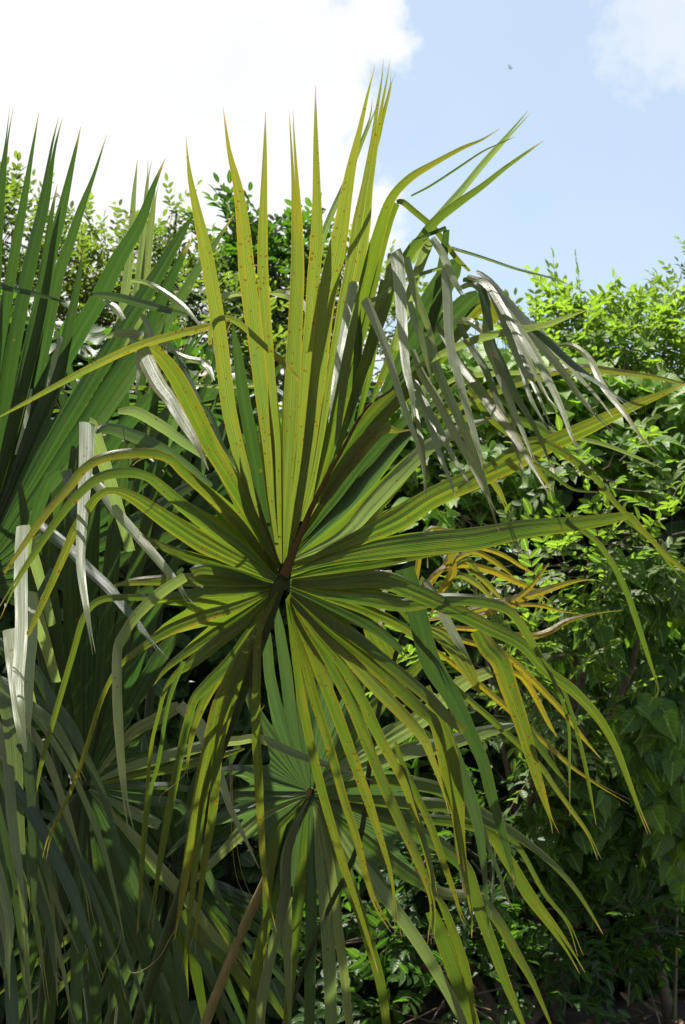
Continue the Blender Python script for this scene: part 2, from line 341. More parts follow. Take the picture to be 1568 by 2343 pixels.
class Frond:
    def __init__(s, palm, ploc, hub, plane, seed):
        s.palm, s.plane = palm, plane; s.hubpx = hub; s.rib = []
        s.hub = unproj(hub[0], hub[1], plane(*hub)); s.r = random.Random(seed); s.n = 0
        s.o = empty('frond', s.hub, palm, ploc)
    def add(s, text, wd, c='y', hub=True, z=(0, 0), k=1.0, fold=0.085, roll=None, arch=0.0, wax=False):  # wax: paint sun sheen into the leaflet colour
        """one leaflet; '|' starts a further fold of the same leaflet, '!' a fold that hangs towards the viewer"""
        V, Fc, UV, AT = [], [], [], []
        r = s.r; zend = None
        strips = text.split('|')
        for si, st in enumerate(strips):
            hang = st.strip().startswith('!'); st = st.replace('!', '')
            A = catmull(parse(st, wd, hub and si == 0), 12)
            n = len(A); x, y, wv = A[:, 0], A[:, 1], A[:, 2]
            sl = np.concatenate([[0], np.cumsum(np.hypot(np.diff(x), np.diff(y)))]); tt = sl / sl[-1]
            if hang:
                z0 = zend if zend is not None else s.plane(x[0], y[0]) + z[0]
                d = z0 - k * z0 / F * np.clip((y - y[0]), 0, None) * np.where(tt < .8, 1, 1 - .5 * (tt - .8))
            else:
                d = np.array([s.plane(a, b) for a, b in zip(x, y)]) + z[0] + (z[1] - z[0]) * tt
                d = d - arch * np.sin(np.pi * tt)
                if zend is not None: d += zend - d[0]
            zend = d[-1] - 0.004; sheen_code = 2.0 if wax or (hang and c in 'syYgo') else 0.0; v0 = len(V)
            P = np.array([unproj(a, b, q) for a, b, q in zip(x, y, d)])
            T = np.gradient(P, axis=0); T /= np.linalg.norm(T, axis=1)[:, None]
            view = P - np.array((0, 0, CAMZ)); view /= np.linalg.norm(view, axis=1)[:, None]
            S = np.cross(T, view); S /= np.linalg.norm(S, axis=1)[:, None] + 1e-9
            Nn = np.cross(S, T)
            if Nn[0] @ view[0] > 0: Nn = -Nn
            ro = r.uniform(-.25, .25) if roll is None else roll
            tw = r.uniform(-.35, .35)
            npl = max(1, int(round(max(wv) / 15.0))); K = 2 * npl
            wmax = max(wv); fork = (3.0 + r.random() * 5.0) if (si == len(strips) - 1 and wmax > 13 and wv[-1] < 3 and r.random() < .6) else 0
            f0 = r.uniform(.80, .93)
            for i in range(n):
                a = (ro + tw * tt[i] * (0.6 if hub else 1) + 0.10 * math.sin(tt[i] * 9 + ro * 7)) * (min(1.0, max(0.0, (sl[i] - 120) / 260)) if hub and si == 0 else 1.0)
                ca, sa = math.cos(a), math.sin(a)
                side = ca * S[i] + sa * Nn[i]; nor = ca * Nn[i] - sa * S[i]
                hw = 0.5 * wv[i] * d[i] / F / max(ca, .55)
                b = len(V); fo = fold * hw * 2 * (min(1.0, .25 + sl[i] / 350) if hub and si == 0 else 1.0)
                rip = 0.05 * hw * math.sin(tt[i] * 31 + ro * 20)
                zz = (0.20 * math.exp(-(sl[i] / 260.0) ** 2) + 0.10) * hw / npl if (hub and si == 0) else 0.12 * hw / npl
                for q in range(K):
                    for e in (q, q + 1):
                        uu = -1 + 2 * e / K
                        bulge = (1 - abs(uu)) * fo + (zz if e % 2 else -zz * .2)
                        fk = fork * max(0, (tt[i] - f0) / (1 - f0)) ** 1.5 * d[i] / F * (1 if q >= npl else -1)
                        V.append(P[i] + side * (uu * hw + fk) + nor * (bulge + rip * uu + .4 * fk))
                        UV.append((0.5 + 0.5 * uu, sl[i] * d[i] / F)); AT.append(sheen_code + min(tt[i] * (1 if si == len(strips) - 1 else .8), 1 if wv[-1] < 3 else .85))
                if i:
                    for q in range(K): Fc.append((b - 2 * K + 2 * q, b - 2 * K + 2 * q + 1, b + 2 * q + 1, b + 2 * q))
            if hub and si == 0:
                W_ = np.array(V[v0:]).reshape(n, 2 * K, 3); s.rib.append((x, y, sl, W_[:, 0], W_[:, -1]))
        o = mesh_obj('leaflet', V, Fc, PALM, s.o, s.hub, UV, AT)
        cc = COLS[c]; j = r.uniform(.92, 1.08); g = r.uniform(-.05, .05)
        o.color = (cc[0] * j * (1 + g), cc[1] * j, cc[2] * j * (1 - g), min(1, cc[3] * r.uniform(.75, 1.2)))
        s.n += 1; return o
    def web(s, c, limit=52, cap=260, maxdeg=38, skip=()):
        """the pleated joined part of the fan: fills between the edges of neighbouring leaflets near the hub"""
        hx, hy = s.hubpx
        its = []
        for (cx, cy, sl, EL, ER) in s.rib:
            k = int(np.searchsorted(sl, min(150, sl[-1] * .5)))
            its.append((math.atan2(hy - cy[k], cx[k] - hx), cx, cy, sl, EL, ER))
        its.sort(key=lambda q: q[0])
        V, Fc, UV, AT = [], [], [], []
        for a in range(len(its)):
            A_, B_ = its[a], its[(a + 1) % len(its)]
            gap = (B_[0] - A_[0]) % (2 * math.pi)
            mid_ = math.degrees(A_[0] + gap / 2) % 360
            if math.degrees(gap) > maxdeg or any(lo < mid_ < hi for lo, hi in skip): continue
            capv = cap(mid_) if callable(cap) else cap
            capv *= s.r.uniform(.85, 1.15)
            grid = []; dist = []
            smax = min(capv, A_[3][-1] * .7, B_[3][-1] * .7)
            ss = np.arange(0, smax, 9.0)
            def pt_(it, sv, side):
                E_ = it[4] if side else it[5]
                return np.array([np.interp(sv, it[3], E_[:, k]) for k in range(3)])
            # which edges look at each other
            sv = smax * .5
            best = min(((np.linalg.norm(pt_(A_, sv, p) - pt_(B_, sv, q)), p, q) for p in (0, 1) for q in (0, 1)))
            far = max(np.linalg.norm(pt_(A_, sv, p) - pt_(B_, sv, q)) for p in (0, 1) for q in (0, 1))
            m = 11
            for q, sv in enumerate(ss):
                ea, eb = pt_(A_, sv, best[1]), pt_(B_, sv, best[2])
                g = np.linalg.norm(ea - eb); gp = g * F / 2.7
                if gp > limit: break
                vw = (ea + eb) / 2 - np.array((0, 0, CAMZ)); vw /= np.linalg.norm(vw)
                row = []
                for k in range(m):
                    t = k / (m - 1)
                    pl = (0.0 if k in (0, m - 1) else (0.5 if k % 2 else -0.35)) * g / (m - 1) * 0.5
                    row.append(ea * (1 - t) + eb * t + vw * (0.001 + pl))
                grid.append(row); dist.append(sv)
            n = len(grid)
            if n < 4: continue
            b = len(V)
            for i in range(n):
                for k in range(m):
                    notch = 1 - (0.30 if 0 < k < m - 1 else 0) * math.sin(math.pi * k / (m - 1))
                    f = i * notch; i0 = min(int(f), n - 1); i1 = min(i0 + 1, n - 1)
                    V.append(grid[i0][k] * (1 - (f - i0)) + grid[i1][k] * (f - i0))
                    UV.append((0.06 + 0.38 * k / (m - 1) + .48 * (a % 2), dist[i0] * .00095)); AT.append(0.2)
            for i in range(n - 1):
                for k in range(m - 1):
                    q = b + i * m + k; Fc.append((q, q + 1, q + m + 1, q + m))
        if not V: return
        o = mesh_obj('blade', V, Fc, PALM, s.o, s.hub, UV, AT, smooth=False)
        cc = COLS[c]; o.color = (*cc[:3], cc[3] * .6); return o
    def stalk(s, name, text, wd, mat, z=(0, 0), flat=0.7):
        A = catmull(parse(text, wd, False), 14); n = len(A)
        d = [s.plane(a[0], a[1]) + z[0] + (z[1] - z[0]) * i / (n - 1) for i, a in enumerate(A)]
        P = [unproj(a[0], a[1], q) for a, q in zip(A, d)]
        V, Fc = tube(P, [a[2] * .5 * q / F for a, q in zip(A, d)], 10, flat)
        return mesh_obj(name, V, Fc, mat, s.o, s.hub)

# ============================ the big yellow-green palm in the middle
def plane_main(x, y):
    return 2.62 + (y - 1325) * 0.00092 * 0.50 - abs(x - 660) * 0.00092 * 0.16
loc1 = (-0.62, 3.15, 0.0)
palm1 = empty('fan_palm', loc1)
tag(palm1, 'tall yellow-green fan palm in front with rust-spotted spreading leaf', 'palm')
fr = Frond(palm1, loc1, (650, 1325), plane_main, 11)
fr.stalk('petiole', '650,1318,22 636,1345,30 611,1423,30 571,1535,29 532,1640,28 494,1744,27 463,1879,27 424,2014,27 386,2130,27 340,2264,27 316,2342,27 290,2440,27', 27, STALK_DARK, (-.03, .02))
fr.stalk('costa', '640,1342,30 660,1290,22 677,1249,16 712,1164,12 746,1095,10 785,1026,8 820,960,7 854,918,6 905,883,5 960,800,4 1010,700,3', 12, COSTA, (-.025, .0), 0.6)
A = fr.add
# upright leaflets
A('640,1290 584,1153,24 553,1056,30 525,940,33 510,821,33 495,711,33 470,571,30 440,431,14 431,370,6 426,310', 33, 'Y', z=(0, -.05))
A('638,1288 623,1134,20 615,1018,28 600,902,32 588,794,36 578,721,38 565,621,38 558,531,32 545,431,22 525,346,10 511,246', 38, 'Y', z=(0, -.08))
A('644,1288 634,1134,20 629,1018,26 619,902,27 613,800,27 608,721,25 602,621,25 602,521,22 606,371,11 608,256', 27, 'Y', z=(.01, .03))
A('648,1288 654,1172,20 661,1056,30 667,941,36 672,825,36 677,721,33 681,621,31 680,521,27 676,421,18 670,321,8 666,248', 36, 'Y', z=(0, -.03))
A('654,1284 669,1172,18 681,1056,24 692,941,28 702,821,28 710,746,26 717,646,29 725,546,29 725,446,20 723,321,11 722,196', 29, 'Y', z=(.01, .02))
A('658,1280 685,1153,22 704,1056,30 719,941,36 733,815,38 747,685,42 764,604,42 780,524,36 793,443,28 806,373,20 823,298,12 841,218,6 859,148', 42, 'Y', z=(-.01, -.06))
A('692,1192,10 715,1114,22 735,1018,30 754,902,36 778,792,40 796,685,42 815,594,44 828,508,42 841,422,27 855,336,20 867,255,16 879,185,7 886,132', 42, 'Y', z=(0, -.04))
A('855,350,14 866,310,12 876,268,10 890,215,6 900,164', 14, 'y', False, z=(.0, -.02))
A('700,760,14 720,640,16 737,550,16 758,491,14 790,420,13 817,352,11 842,290,9 855,250,5 860,225', 15, 's', False, z=(.05, .08))
A('720,1140,10 775,900,30 815,740,34 845,620,32 860,561,30 882,486,24 903,443,20 941,405,18 994,373,13 1059,338,9 1102,320,5 1144,294', 32, 'y', z=(0, -.05), roll=.3)
A('740,1110,10 790,900,26 830,740,28 849,658,28 870,570,26 892,497,22 908,465,16', 28, 'g', z=(.01, 0))
A('908,462,10 922,462,14 951,486,14 989,518,14 1005,537,13 1040,585,12 1075,620,6', 13, 'y', False, z=(-.05, -.06))
A('770,1040,10 830,850,26 880,700,30 935,583,26 962,550,24 994,508,22 1048,465,19 1102,427,14 1156,384,10 1209,346,6 1244,322', 26, 'g', z=(-.01, -.12))
A('940,600,18 985,520,18 1021,475,17 1059,432,16 1102,379,15 1145,330,13 1188,282,7 1212,255', 17, 's', False, z=(.02, 0))
A('941,448,4 985,425,5 1048,384,5 1102,348,4 1140,330,3 1177,313', 5, 'g', False, z=(0, 0))
A('1032,567,8 1102,588,7 1182,615,6 1263,636,4 1300,650', 8, 's', False, z=(-.03, -.08))
# bent over near the costa and hanging
A('770,1020,10 790,850,22 805,740,26 812,652,22 |! 810,646,22 796,712,20 780,792,17 765,880,12 752,968', 24, 's', k=1.1, z=(-.02, -.10))
A('1010,612,8 930,640,10 860,684,10 835,687,12 |! 834,686,22 855,728,20 882,792,18 901,856,16 928,941,14 951,1002,11 966,1056,8 976,1140', 20, 's', k=.85, z=(-.12, -.16))
A('860,760,20 890,650,26 903,580,30 |! 903,577,32 911,604,30 917,685,27 922,765,22 930,844,18 943,902,12 949,964', 28, 's', k=1.1, z=(-.06, -.12))
A('930,588,16 951,674,17 973,728,15 994,792,10 1003,824', 16, 's', False, z=(-.14, -.26), wax=True)  # wax=True paints sun sheen into the colour
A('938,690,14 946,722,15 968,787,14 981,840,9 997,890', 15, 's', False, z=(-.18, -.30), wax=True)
A('905,800,16 930,701,22 951,636,22 973,577,22 988,548,16 |! 989,546,16 1011,577,18 1032,626,17 1051,663,10 1063,681', 22, 's', k=1.1, z=(-.08, -.12))
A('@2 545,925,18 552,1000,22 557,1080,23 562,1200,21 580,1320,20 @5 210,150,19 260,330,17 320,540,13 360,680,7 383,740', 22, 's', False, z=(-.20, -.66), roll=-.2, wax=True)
A('980,760,22 1000,690,24 1012,610,22 1022,525,14 |! 1021,521,10 985,535,9 942,550', 22, 'd', False, k=.3, z=(-.05, -.08))
# broad dark dome that folds over the top of the costa
A('880,900,20 930,800,44 985,700,60 1030,620,50 1048,597,20', 60, 'd', False, z=(-.005, -.03), roll=0)
A('900,885,20 965,800,40 1020,740,50 1070,690,44 1095,670,16', 50, 'd', False, z=(.0, -.02))
A('905,890,20 985,820,34 1050,750,40 1102,695,36 1140,735,20', 40, 'y', False, z=(.01, -.02))
A('@4 640,900,14 760,700,34 900,520,50 1040,360,52 1180,240,50 @0 1000,810,46 1060,730,36 1110,700,20', 50, 'g', False, z=(.005, .0), roll=.1)
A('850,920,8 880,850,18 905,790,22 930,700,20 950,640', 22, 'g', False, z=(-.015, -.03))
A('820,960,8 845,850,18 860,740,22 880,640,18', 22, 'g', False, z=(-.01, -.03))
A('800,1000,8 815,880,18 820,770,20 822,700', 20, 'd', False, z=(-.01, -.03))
# curtain of long hanging leaflets at the right
cur = [('1050,660,10 1085,650,16 1113,690,18 1113,786 1148,864 1171,941 1183,1018 1198,1095 1205,1121', 14, 'd'),
       ('1060,640,10 1095,645,18 1115,720,20 1125,786 1148,833 1179,902 1214,960 1241,1014 1256,1053 1272,1086', 19, 'g'),
       ('1075,640,10 1113,653,16 1139,700,17 1171,786 1194,844 1214,910 1241,960 1264,999', 15, 'b'),
       ('1070,632,10 1113,650,16 1150,705,17 1194,786 1225,856 1256,914 1279,941', 15, 'y'),
       ('1085,640,10 1120,660,17 1160,715,19 1210,786 1248,856 1283,929 1310,1002 1345,1053', 19, 'g'),
       ('1095,650,10 1130,672,17 1180,730,19 1233,786 1283,844 1326,906 1372,956 1410,989', 19, 'g'),
       ('1090,620,6 1118,640,14 1190,720,17 1260,786 1310,833 1356,867 1399,898 1461,941', 18, 'G'),
       ('1271,790,6 1310,790,12 1349,821 1380,883 1426,941 1464,995 1507,1043', 14, 'Y'),
       ('1250,790,8 1291,825 1326,864 1368,910 1403,956', 9, 'Y'),
       ('1000,745,12 1025,780,18 1052,837 1094,887 1133,941 1175,995 1210,1053 1258,1134', 23, 'y'),
       ('1050,740,12 1079,794 1110,844 1133,902 1164,979 1187,1049 1200,1080', 15, 'd'),
       ('975,770,12 994,825 1021,894 1052,960 1079,1026 1106,1095 1133,1188 1144,1220', 20, 'g'),
       ('945,800,12 963,852 998,910 1029,971 1063,1033 1094,1095 1117,1141 1133,1172', 18, 'd'),
       ('935,850,10 963,921 986,971 1005,1037 1029,1095 1044,1145', 16, 's'),
       ('950,870,10 975,925 1009,987 1040,1049 1067,1095 1083,1130', 13, 'b'),
       ('940,900,10 955,960 966,1020 974,1095 975,1140', 11, 'Y'),
       ('1040,735,10 1075,735,18 1120,775 1140,850 1160,900 1205,1010 1232,1080', 17, 's'),
       ('1140,735,10 1165,760,14 1200,830 1230,900 1250,950 1266,985', 12, 's')]
for q, (s_, w_, c_) in enumerate(cur):
    c_ = {'d': 'g', 'b': 's'}.get(c_, c_)  # paler colour codes paint sheen onto the curtain leaflets
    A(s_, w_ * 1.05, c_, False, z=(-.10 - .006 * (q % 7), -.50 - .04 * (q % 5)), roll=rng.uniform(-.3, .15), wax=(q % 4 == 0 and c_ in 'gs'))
# right hand leaflets
A('675,1270,6 777,1172,26 839,1103,32 901,1026,30 960,960,24 1020,905,14 1060,870', 32, 'b', z=(0, .02))
A('690,1225,8 754,1120,30 812,1040,40 870,980,34 905,985,12 943,983', 40, 'Y', z=(-.005, -.02))
A('690,1240,6 790,1140,22 850,1060,28 915,990,30 980,940,26 1050,880,16 1090,850', 30, 'd', z=(.005, .03))
A('672,1280,6 785,1225,28 851,1153,36 928,1072,36 986,1018,32 1060,980,26 1129,954', 36, 's', z=(0, .02), roll=-.35)
A('668,1300,6 804,1238,34 908,1191,46 986,1140,48 1079,1098,48 1156,1066,44 1252,1018,40 1349,975,34 1445,929,24 1522,898,12 1570,876', 48, 'y', z=(-.01, -.05), roll=.1)
A('1050,1120,14 1130,1060,16 1214,1008,18 1271,1026,18 1329,1064,16 1368,1099,14 1407,1149,12 1464,1207,11 1530,1275,8 1580,1320,5', 17, 'y', False, z=(-.06, -.14))
A('666,1312,6 754,1280,28 870,1257,46 986,1242,54 1089,1232,54 1194,1211,44 1310,1199,34 1400,1186,24 1440,1180,16 1464,1207,14 1503,1249,10 1534,1292,6 1561,1323|@5 860,1045,12 950,1100,11 1050,1180,12 1140,1310,13 1220,1470,13 1280,1640,13 1350,1860,9 @8 1390,100,5 1410,170,3 1385,215|@0 1425,1184,10 1480,1225,9 1530,1270,8 1575,1310,6', 54, 'g', z=(-.015, -.06), roll=.05)
A('@5 100,430,12 300,340,20 600,220,22 800,160,20 950,140,17 1200,170,14 1400,200,10 1568,240,6', 22, 'Y', False, z=(.03, .0))
A('@2 420,1340,10 600,1250,18 750,1200,18 950,1165,15 1050,1130,11 1150,1095', 18, 's', False, z=(-.20, -.34), roll=.5)
A('1000,900,8 1040,867,11 1117,856,12 1233,848,10 1310,821', 12, 's', False, z=(-.02, -.05), roll=.5)
A('@5 930,560,9 1100,600,10 1300,680,6 1430,735', 10, 's', False, z=(-.02, -.06))
A('1100,945,10 1180,960,20 1240,985,20 1300,1040,16 1340,1085', 20, 'g', False, z=(.03, .01))
A('1070,890,10 1130,960,20 1190,1010,20 1235,1080,12 1262,1120', 20, 'y', False, z=(.04, .02))
A('1060,950,10 1100,1060,14 1140,1120,14 1165,1175', 14, 'Y', False, z=(.03, .01))
A('@5 640,690,6 760,760,9 900,860,7 1050,880,2', 9, 'g', False, z=(.0, -.02))
A('664,1330,6 754,1334,28 870,1326,40 947,1353,40 1024,1388,36 1117,1434,32 1194,1473,28 1252,1535,26 1310,1578,24 1368,1640,20 1407,1705,16 1437,1782,12 1464,1855,7 1486,1908', 40, 'g', z=(-.02, -.20), roll=.1)
A('664,1338,6 754,1357,26 870,1373,36 930,1382,34 1002,1372,30 1079,1373,26 1148,1388,22 1179,1411,20 1210,1457,18 1235,1500,14|1225,1480,9 1256,1535,8 1287,1605,8 1302,1667,7 1303,1744,6 1304,1867', 36, 'g', z=(-.01, -.12))
A('664,1345,6 760,1385,20 840,1425,26 900,1470,20 935,1510', 26, 'd', z=(.01, .02))
A('@8 800,100,8 850,180,9 900,330,9 960,550,9 1000,750,8 1040,970', 9, 'g', False, z=(-.1, -.2))
A('925,1300,44 938,1340,46 955,1404,46 985,1512,46 @8 180,200,42 280,400,32 370,600,28 420,800,25 480,1000,20 540,1230,9 555,1340', 46, 'd', False, z=(.03, -.12), roll=.1)
A('1092,1440,36 1115,1480,42 1144,1512,44 1164,1570,42 1191,1647,34 1214,1724,28 1237,1802,20 1272,1906', 44, 'y', False, z=(-.06, -.18), roll=-.2)
A('@8 610,330,10 650,420,16 720,530,15 800,640,10 880,740', 15, 'g', False, z=(-.08, -.14))
A('684,1235,6 760,1120,22 850,985,26 930,900,24 1000,835,14', 26, 'g', z=(-.008, -.01))  # added leaflet, its darker colour stands in for shade beside the costa
A('676,1255,6 765,1140,24 850,1030,28 930,960,20 990,900,10', 28, 'd', z=(.002, .02))  # dark colour here paints more of the cast shadow along the costa
# the lower fan
low = [('656,1370,5 665,1440 677,1512,16 692,1609,20 712,1705,20 735,1802,20 762,1898,19 785,1975,17 812,2052,13 843,2149,9 866,2226', 20, 'y'),
       ('658,1368,5 674,1440 696,1512,18 723,1609,20 754,1705,20 785,1821,19 816,1917,17 835,1994,14 862,2072,10 899,2131', 20, 'y'),
       ('659,1366,5 688,1440 723,1512,24 762,1609,27 804,1724,25 839,1821,22 858,1879,18 877,1937,13 897,2014,8 912,2145', 26, 'y'),
       ('660,1364,5 704,1440 754,1512,26 804,1609,28 839,1697,25 881,1802,24 920,1890,22 959,1975,20 989,2064,9 986,2160', 27, 'y'),
       ('661,1362,5 716,1440 777,1512,26 831,1609,27 874,1697,23 920,1782,18 947,1859,13 982,1975,10 997,2060', 27, 'y'),
       ('662,1360,5 730,1440 804,1512,28 870,1582,30 928,1640,28 970,1690,22 986,1728,16 1016,1805,11 1032,1860', 29, 'Y'),
       ('663,1358,5 745,1435 831,1505,28 901,1566,30 959,1620,28 997,1659,26 1021,1782,20 1040,1860,16 1052,1937,14 1067,2060', 30, 'y'),
       ('664,1354,5 760,1425 831,1470,24 880,1512,28 939,1560,28 986,1600,26 1024,1640,24 1063,1672,18', 28, 'g'),
       ('@8 30,150,20 100,330,28 180,550,30 220,800,28 230,1000,24 260,1280,16 300,1480,7 302,1640', 30, 'y'),
       ('@8 120,330,24 200,560,30 290,800,30 340,980,24 370,1180,16 390,1400,8 405,1640', 30, 'b'),
       ('@8 370,980,8 410,1120,10 460,1250,9 510,1400,6 550,1470', 10, 'g'),
       ('@8 415,1080,4 430,1250,6 420,1400,5 418,1540', 6, 'g'),
       ('@7 1090,480,8 1130,600,12 1200,760,16 @8 60,980,17 130,1180,15 190,1350,11 250,1530,5 310,1610', 17, 'y'),
       ('@8 0,960,10 40,1180,12 75,1440,6 60,1680', 12, 'g'),
       ('@8 200,980,7 215,1100,9 240,1260,8 270,1400,4', 9, 'Y'),
       ('@7 1120,560,10 1180,800,14 1260,1060,13 1310,1260,8 1335,1430', 14, 'g')]
for q, (s_, w_, c_) in enumerate(low):
    A(s_, w_, c_, s_.startswith('6'), z=(-.012 * (q % 3), (-.05 if q in (5, 6, 7) else -.15) - .025 * (q % 4)), roll=rng.uniform(-.25, .25))
# the lower left fan
A('632,1342,5 540,1315,18 463,1301,24 440,1310,22 |! 424,1319,22 366,1357,26 316,1404,24 289,1442,22 270,1481,21 268,1560,22 270,1628,22 278,1744,18 289,1840,9 305,1917', 26, 'g', z=(-.01, -.05), k=.55)
A('631,1338,5 540,1330,24 463,1324,28 386,1326,26 309,1330,18 258,1340,4', 28, 'y', z=(-.02, .0))
A('631,1344,5 540,1354,18 463,1358,20 386,1365,18 300,1366,15 231,1372,15 193,1411,14 166,1500,13 123,1647,12 96,1744,10 77,1848', 20, 'g', z=(.005, -.20))
A('632,1348,5 540,1388,24 463,1411,28 386,1442,26 330,1478,16 285,1512,12 262,1540,11 231,1605,10 193,1728,10 162,1809,9 116,1910,8 102,1964', 28, 'y', z=(-.01, -.08))
A('633,1350,5 559,1423,24 502,1465,30 444,1512,26 405,1540,14 378,1580,9 362,1640,8 347,1705,8 336,1821,8 325,1940,6 314,2137', 30, 'y', z=(-.005, -.08))
A('634,1352,5 571,1450,24 529,1512,30 480,1560,26 445,1600,20 430,1650,18 417,1705,18 386,1860,18 366,1975,13 343,2130', 30, 'g', z=(-.01, -.08))
A('635,1354,5 590,1440,22 548,1512,32 502,1609,30 478,1705,28 459,1802,27 436,1937,24 417,2052,14 399,2149', 31, 'y', z=(-.06, -.2))
A('@6 1090,0,10 1000,250,9 940,600,9 890,800,8 850,1200,7 820,1600', 9, 'g', False, z=(-.08, -.18))
A('600,1420,8 590,1470,16 588,1540,19 586,1667,20 592,1782,20 600,1937,14 607,2014,9 633,2133', 20, 'y', False, z=(-.10, -.25))
A('598,1425,6 560,1500,18 520,1610,22 500,1720,22 488,1850,20 470,1960,16 455,2080,9 440,2180', 22, 'y', False, z=(-.09, -.2))
A('590,1440,6 545,1560,18 505,1690,20 470,1800,20 452,1930,18 440,2050,12 428,2150,6 420,2230', 20, 'g', False, z=(-.08, -.2))
# the left hand leaflets
A('632,1328,5 560,1292,26 463,1242,42 386,1192,40 309,1140,28 262,1122,16 230,1130,18 200,1165,20 170,1215,20 147,1269,18 104,1365,15 69,1442,10 31,1512', 42, 'y', z=(-.02, -.14), roll=.05)
A('633,1322,5 560,1258,22 502,1218,28 424,1160,28 366,1110,24 335,1089,20 289,1080,24 231,1091,22 185,1126,20 135,1184,18 77,1269,15 31,1342,10 -5,1410', 28, 'g', z=(-.01, -.13), roll=.15)
A('635,1316,5 580,1240,22 540,1191,26 482,1134,26 424,1083,24 378,1044,18 309,1036,24 239,1046,22 193,1072,20 162,1110,20 108,1172,17 58,1242,13 10,1310,7', 27, 'y', z=(.005, -.12), roll=.15)
A('638,1300,5 600,1225,22 560,1150,32 520,1080,38 482,1018,40 444,941,42 405,864,38 365,812,30 330,784,30 |! 320,783,34 339,833,36 366,883,34 390,914,30 417,960,26 448,1010,18 478,1076', 40, 'y', z=(-.005, -.05), k=1.15, roll=0)
A('634,1310,5 570,1225,20 500,1150,22 430,1085,20 380,1050,14 330,1045,8 300,1062', 22, 'g', z=(.02, .03))
A('632,1333,5 550,1305,22 470,1285,26 400,1262,22 350,1238,12 322,1222', 26, 'g', z=(.02, .03))
A('633,1349,5 560,1405,20 490,1450,24 430,1490,20 380,1530,12 350,1570', 24, 'g', z=(.01, .0))
A('634,1353,5 580,1440,20 520,1520,24 470,1600,20 440,1680,13 425,1780', 24, 'y', z=(.01, -.02))
A('666,1322,5 760,1300,24 860,1285,28 950,1270,22 1010,1262,10 1050,1258', 28, 'g', z=(.01, .02))
A('665,1340,5 760,1368,22 850,1400,24 930,1440,20 990,1490,12 1020,1540', 24, 'y', z=(.01, .0))
A('636,1275,5 611,1211,20 584,1056,28 557,902,28 543,800,20 536,765,10 534,745,3', 28, 'd', z=(.03, .06))
A('636,1305,5 590,1170,20 555,1080,24 535,1000,22 520,930', 24, 'd', z=(.03, .08))
A('@3 0,432,3 150,350,9 350,240,13 560,130,17 @1 620,1345,18 800,1290,18 940,1255,17 1000,1235', 18, 'Y', False, z=(-.12, -.05), roll=.4)
A('@1 965,1350,8 962,1285,10 990,1225,12 1040,1212,14 1100,1240,14 1200,1330,13 1290,1410,14 @4 500,190,9 528,215', 14, 'Y', False, z=(-.09, -.14), roll=.3)
fr.web('y', 135, lambda a: 430 if 62 < a < 118 else (330 if 20 < a <= 62 else 300), 50, skip=((228, 262),))

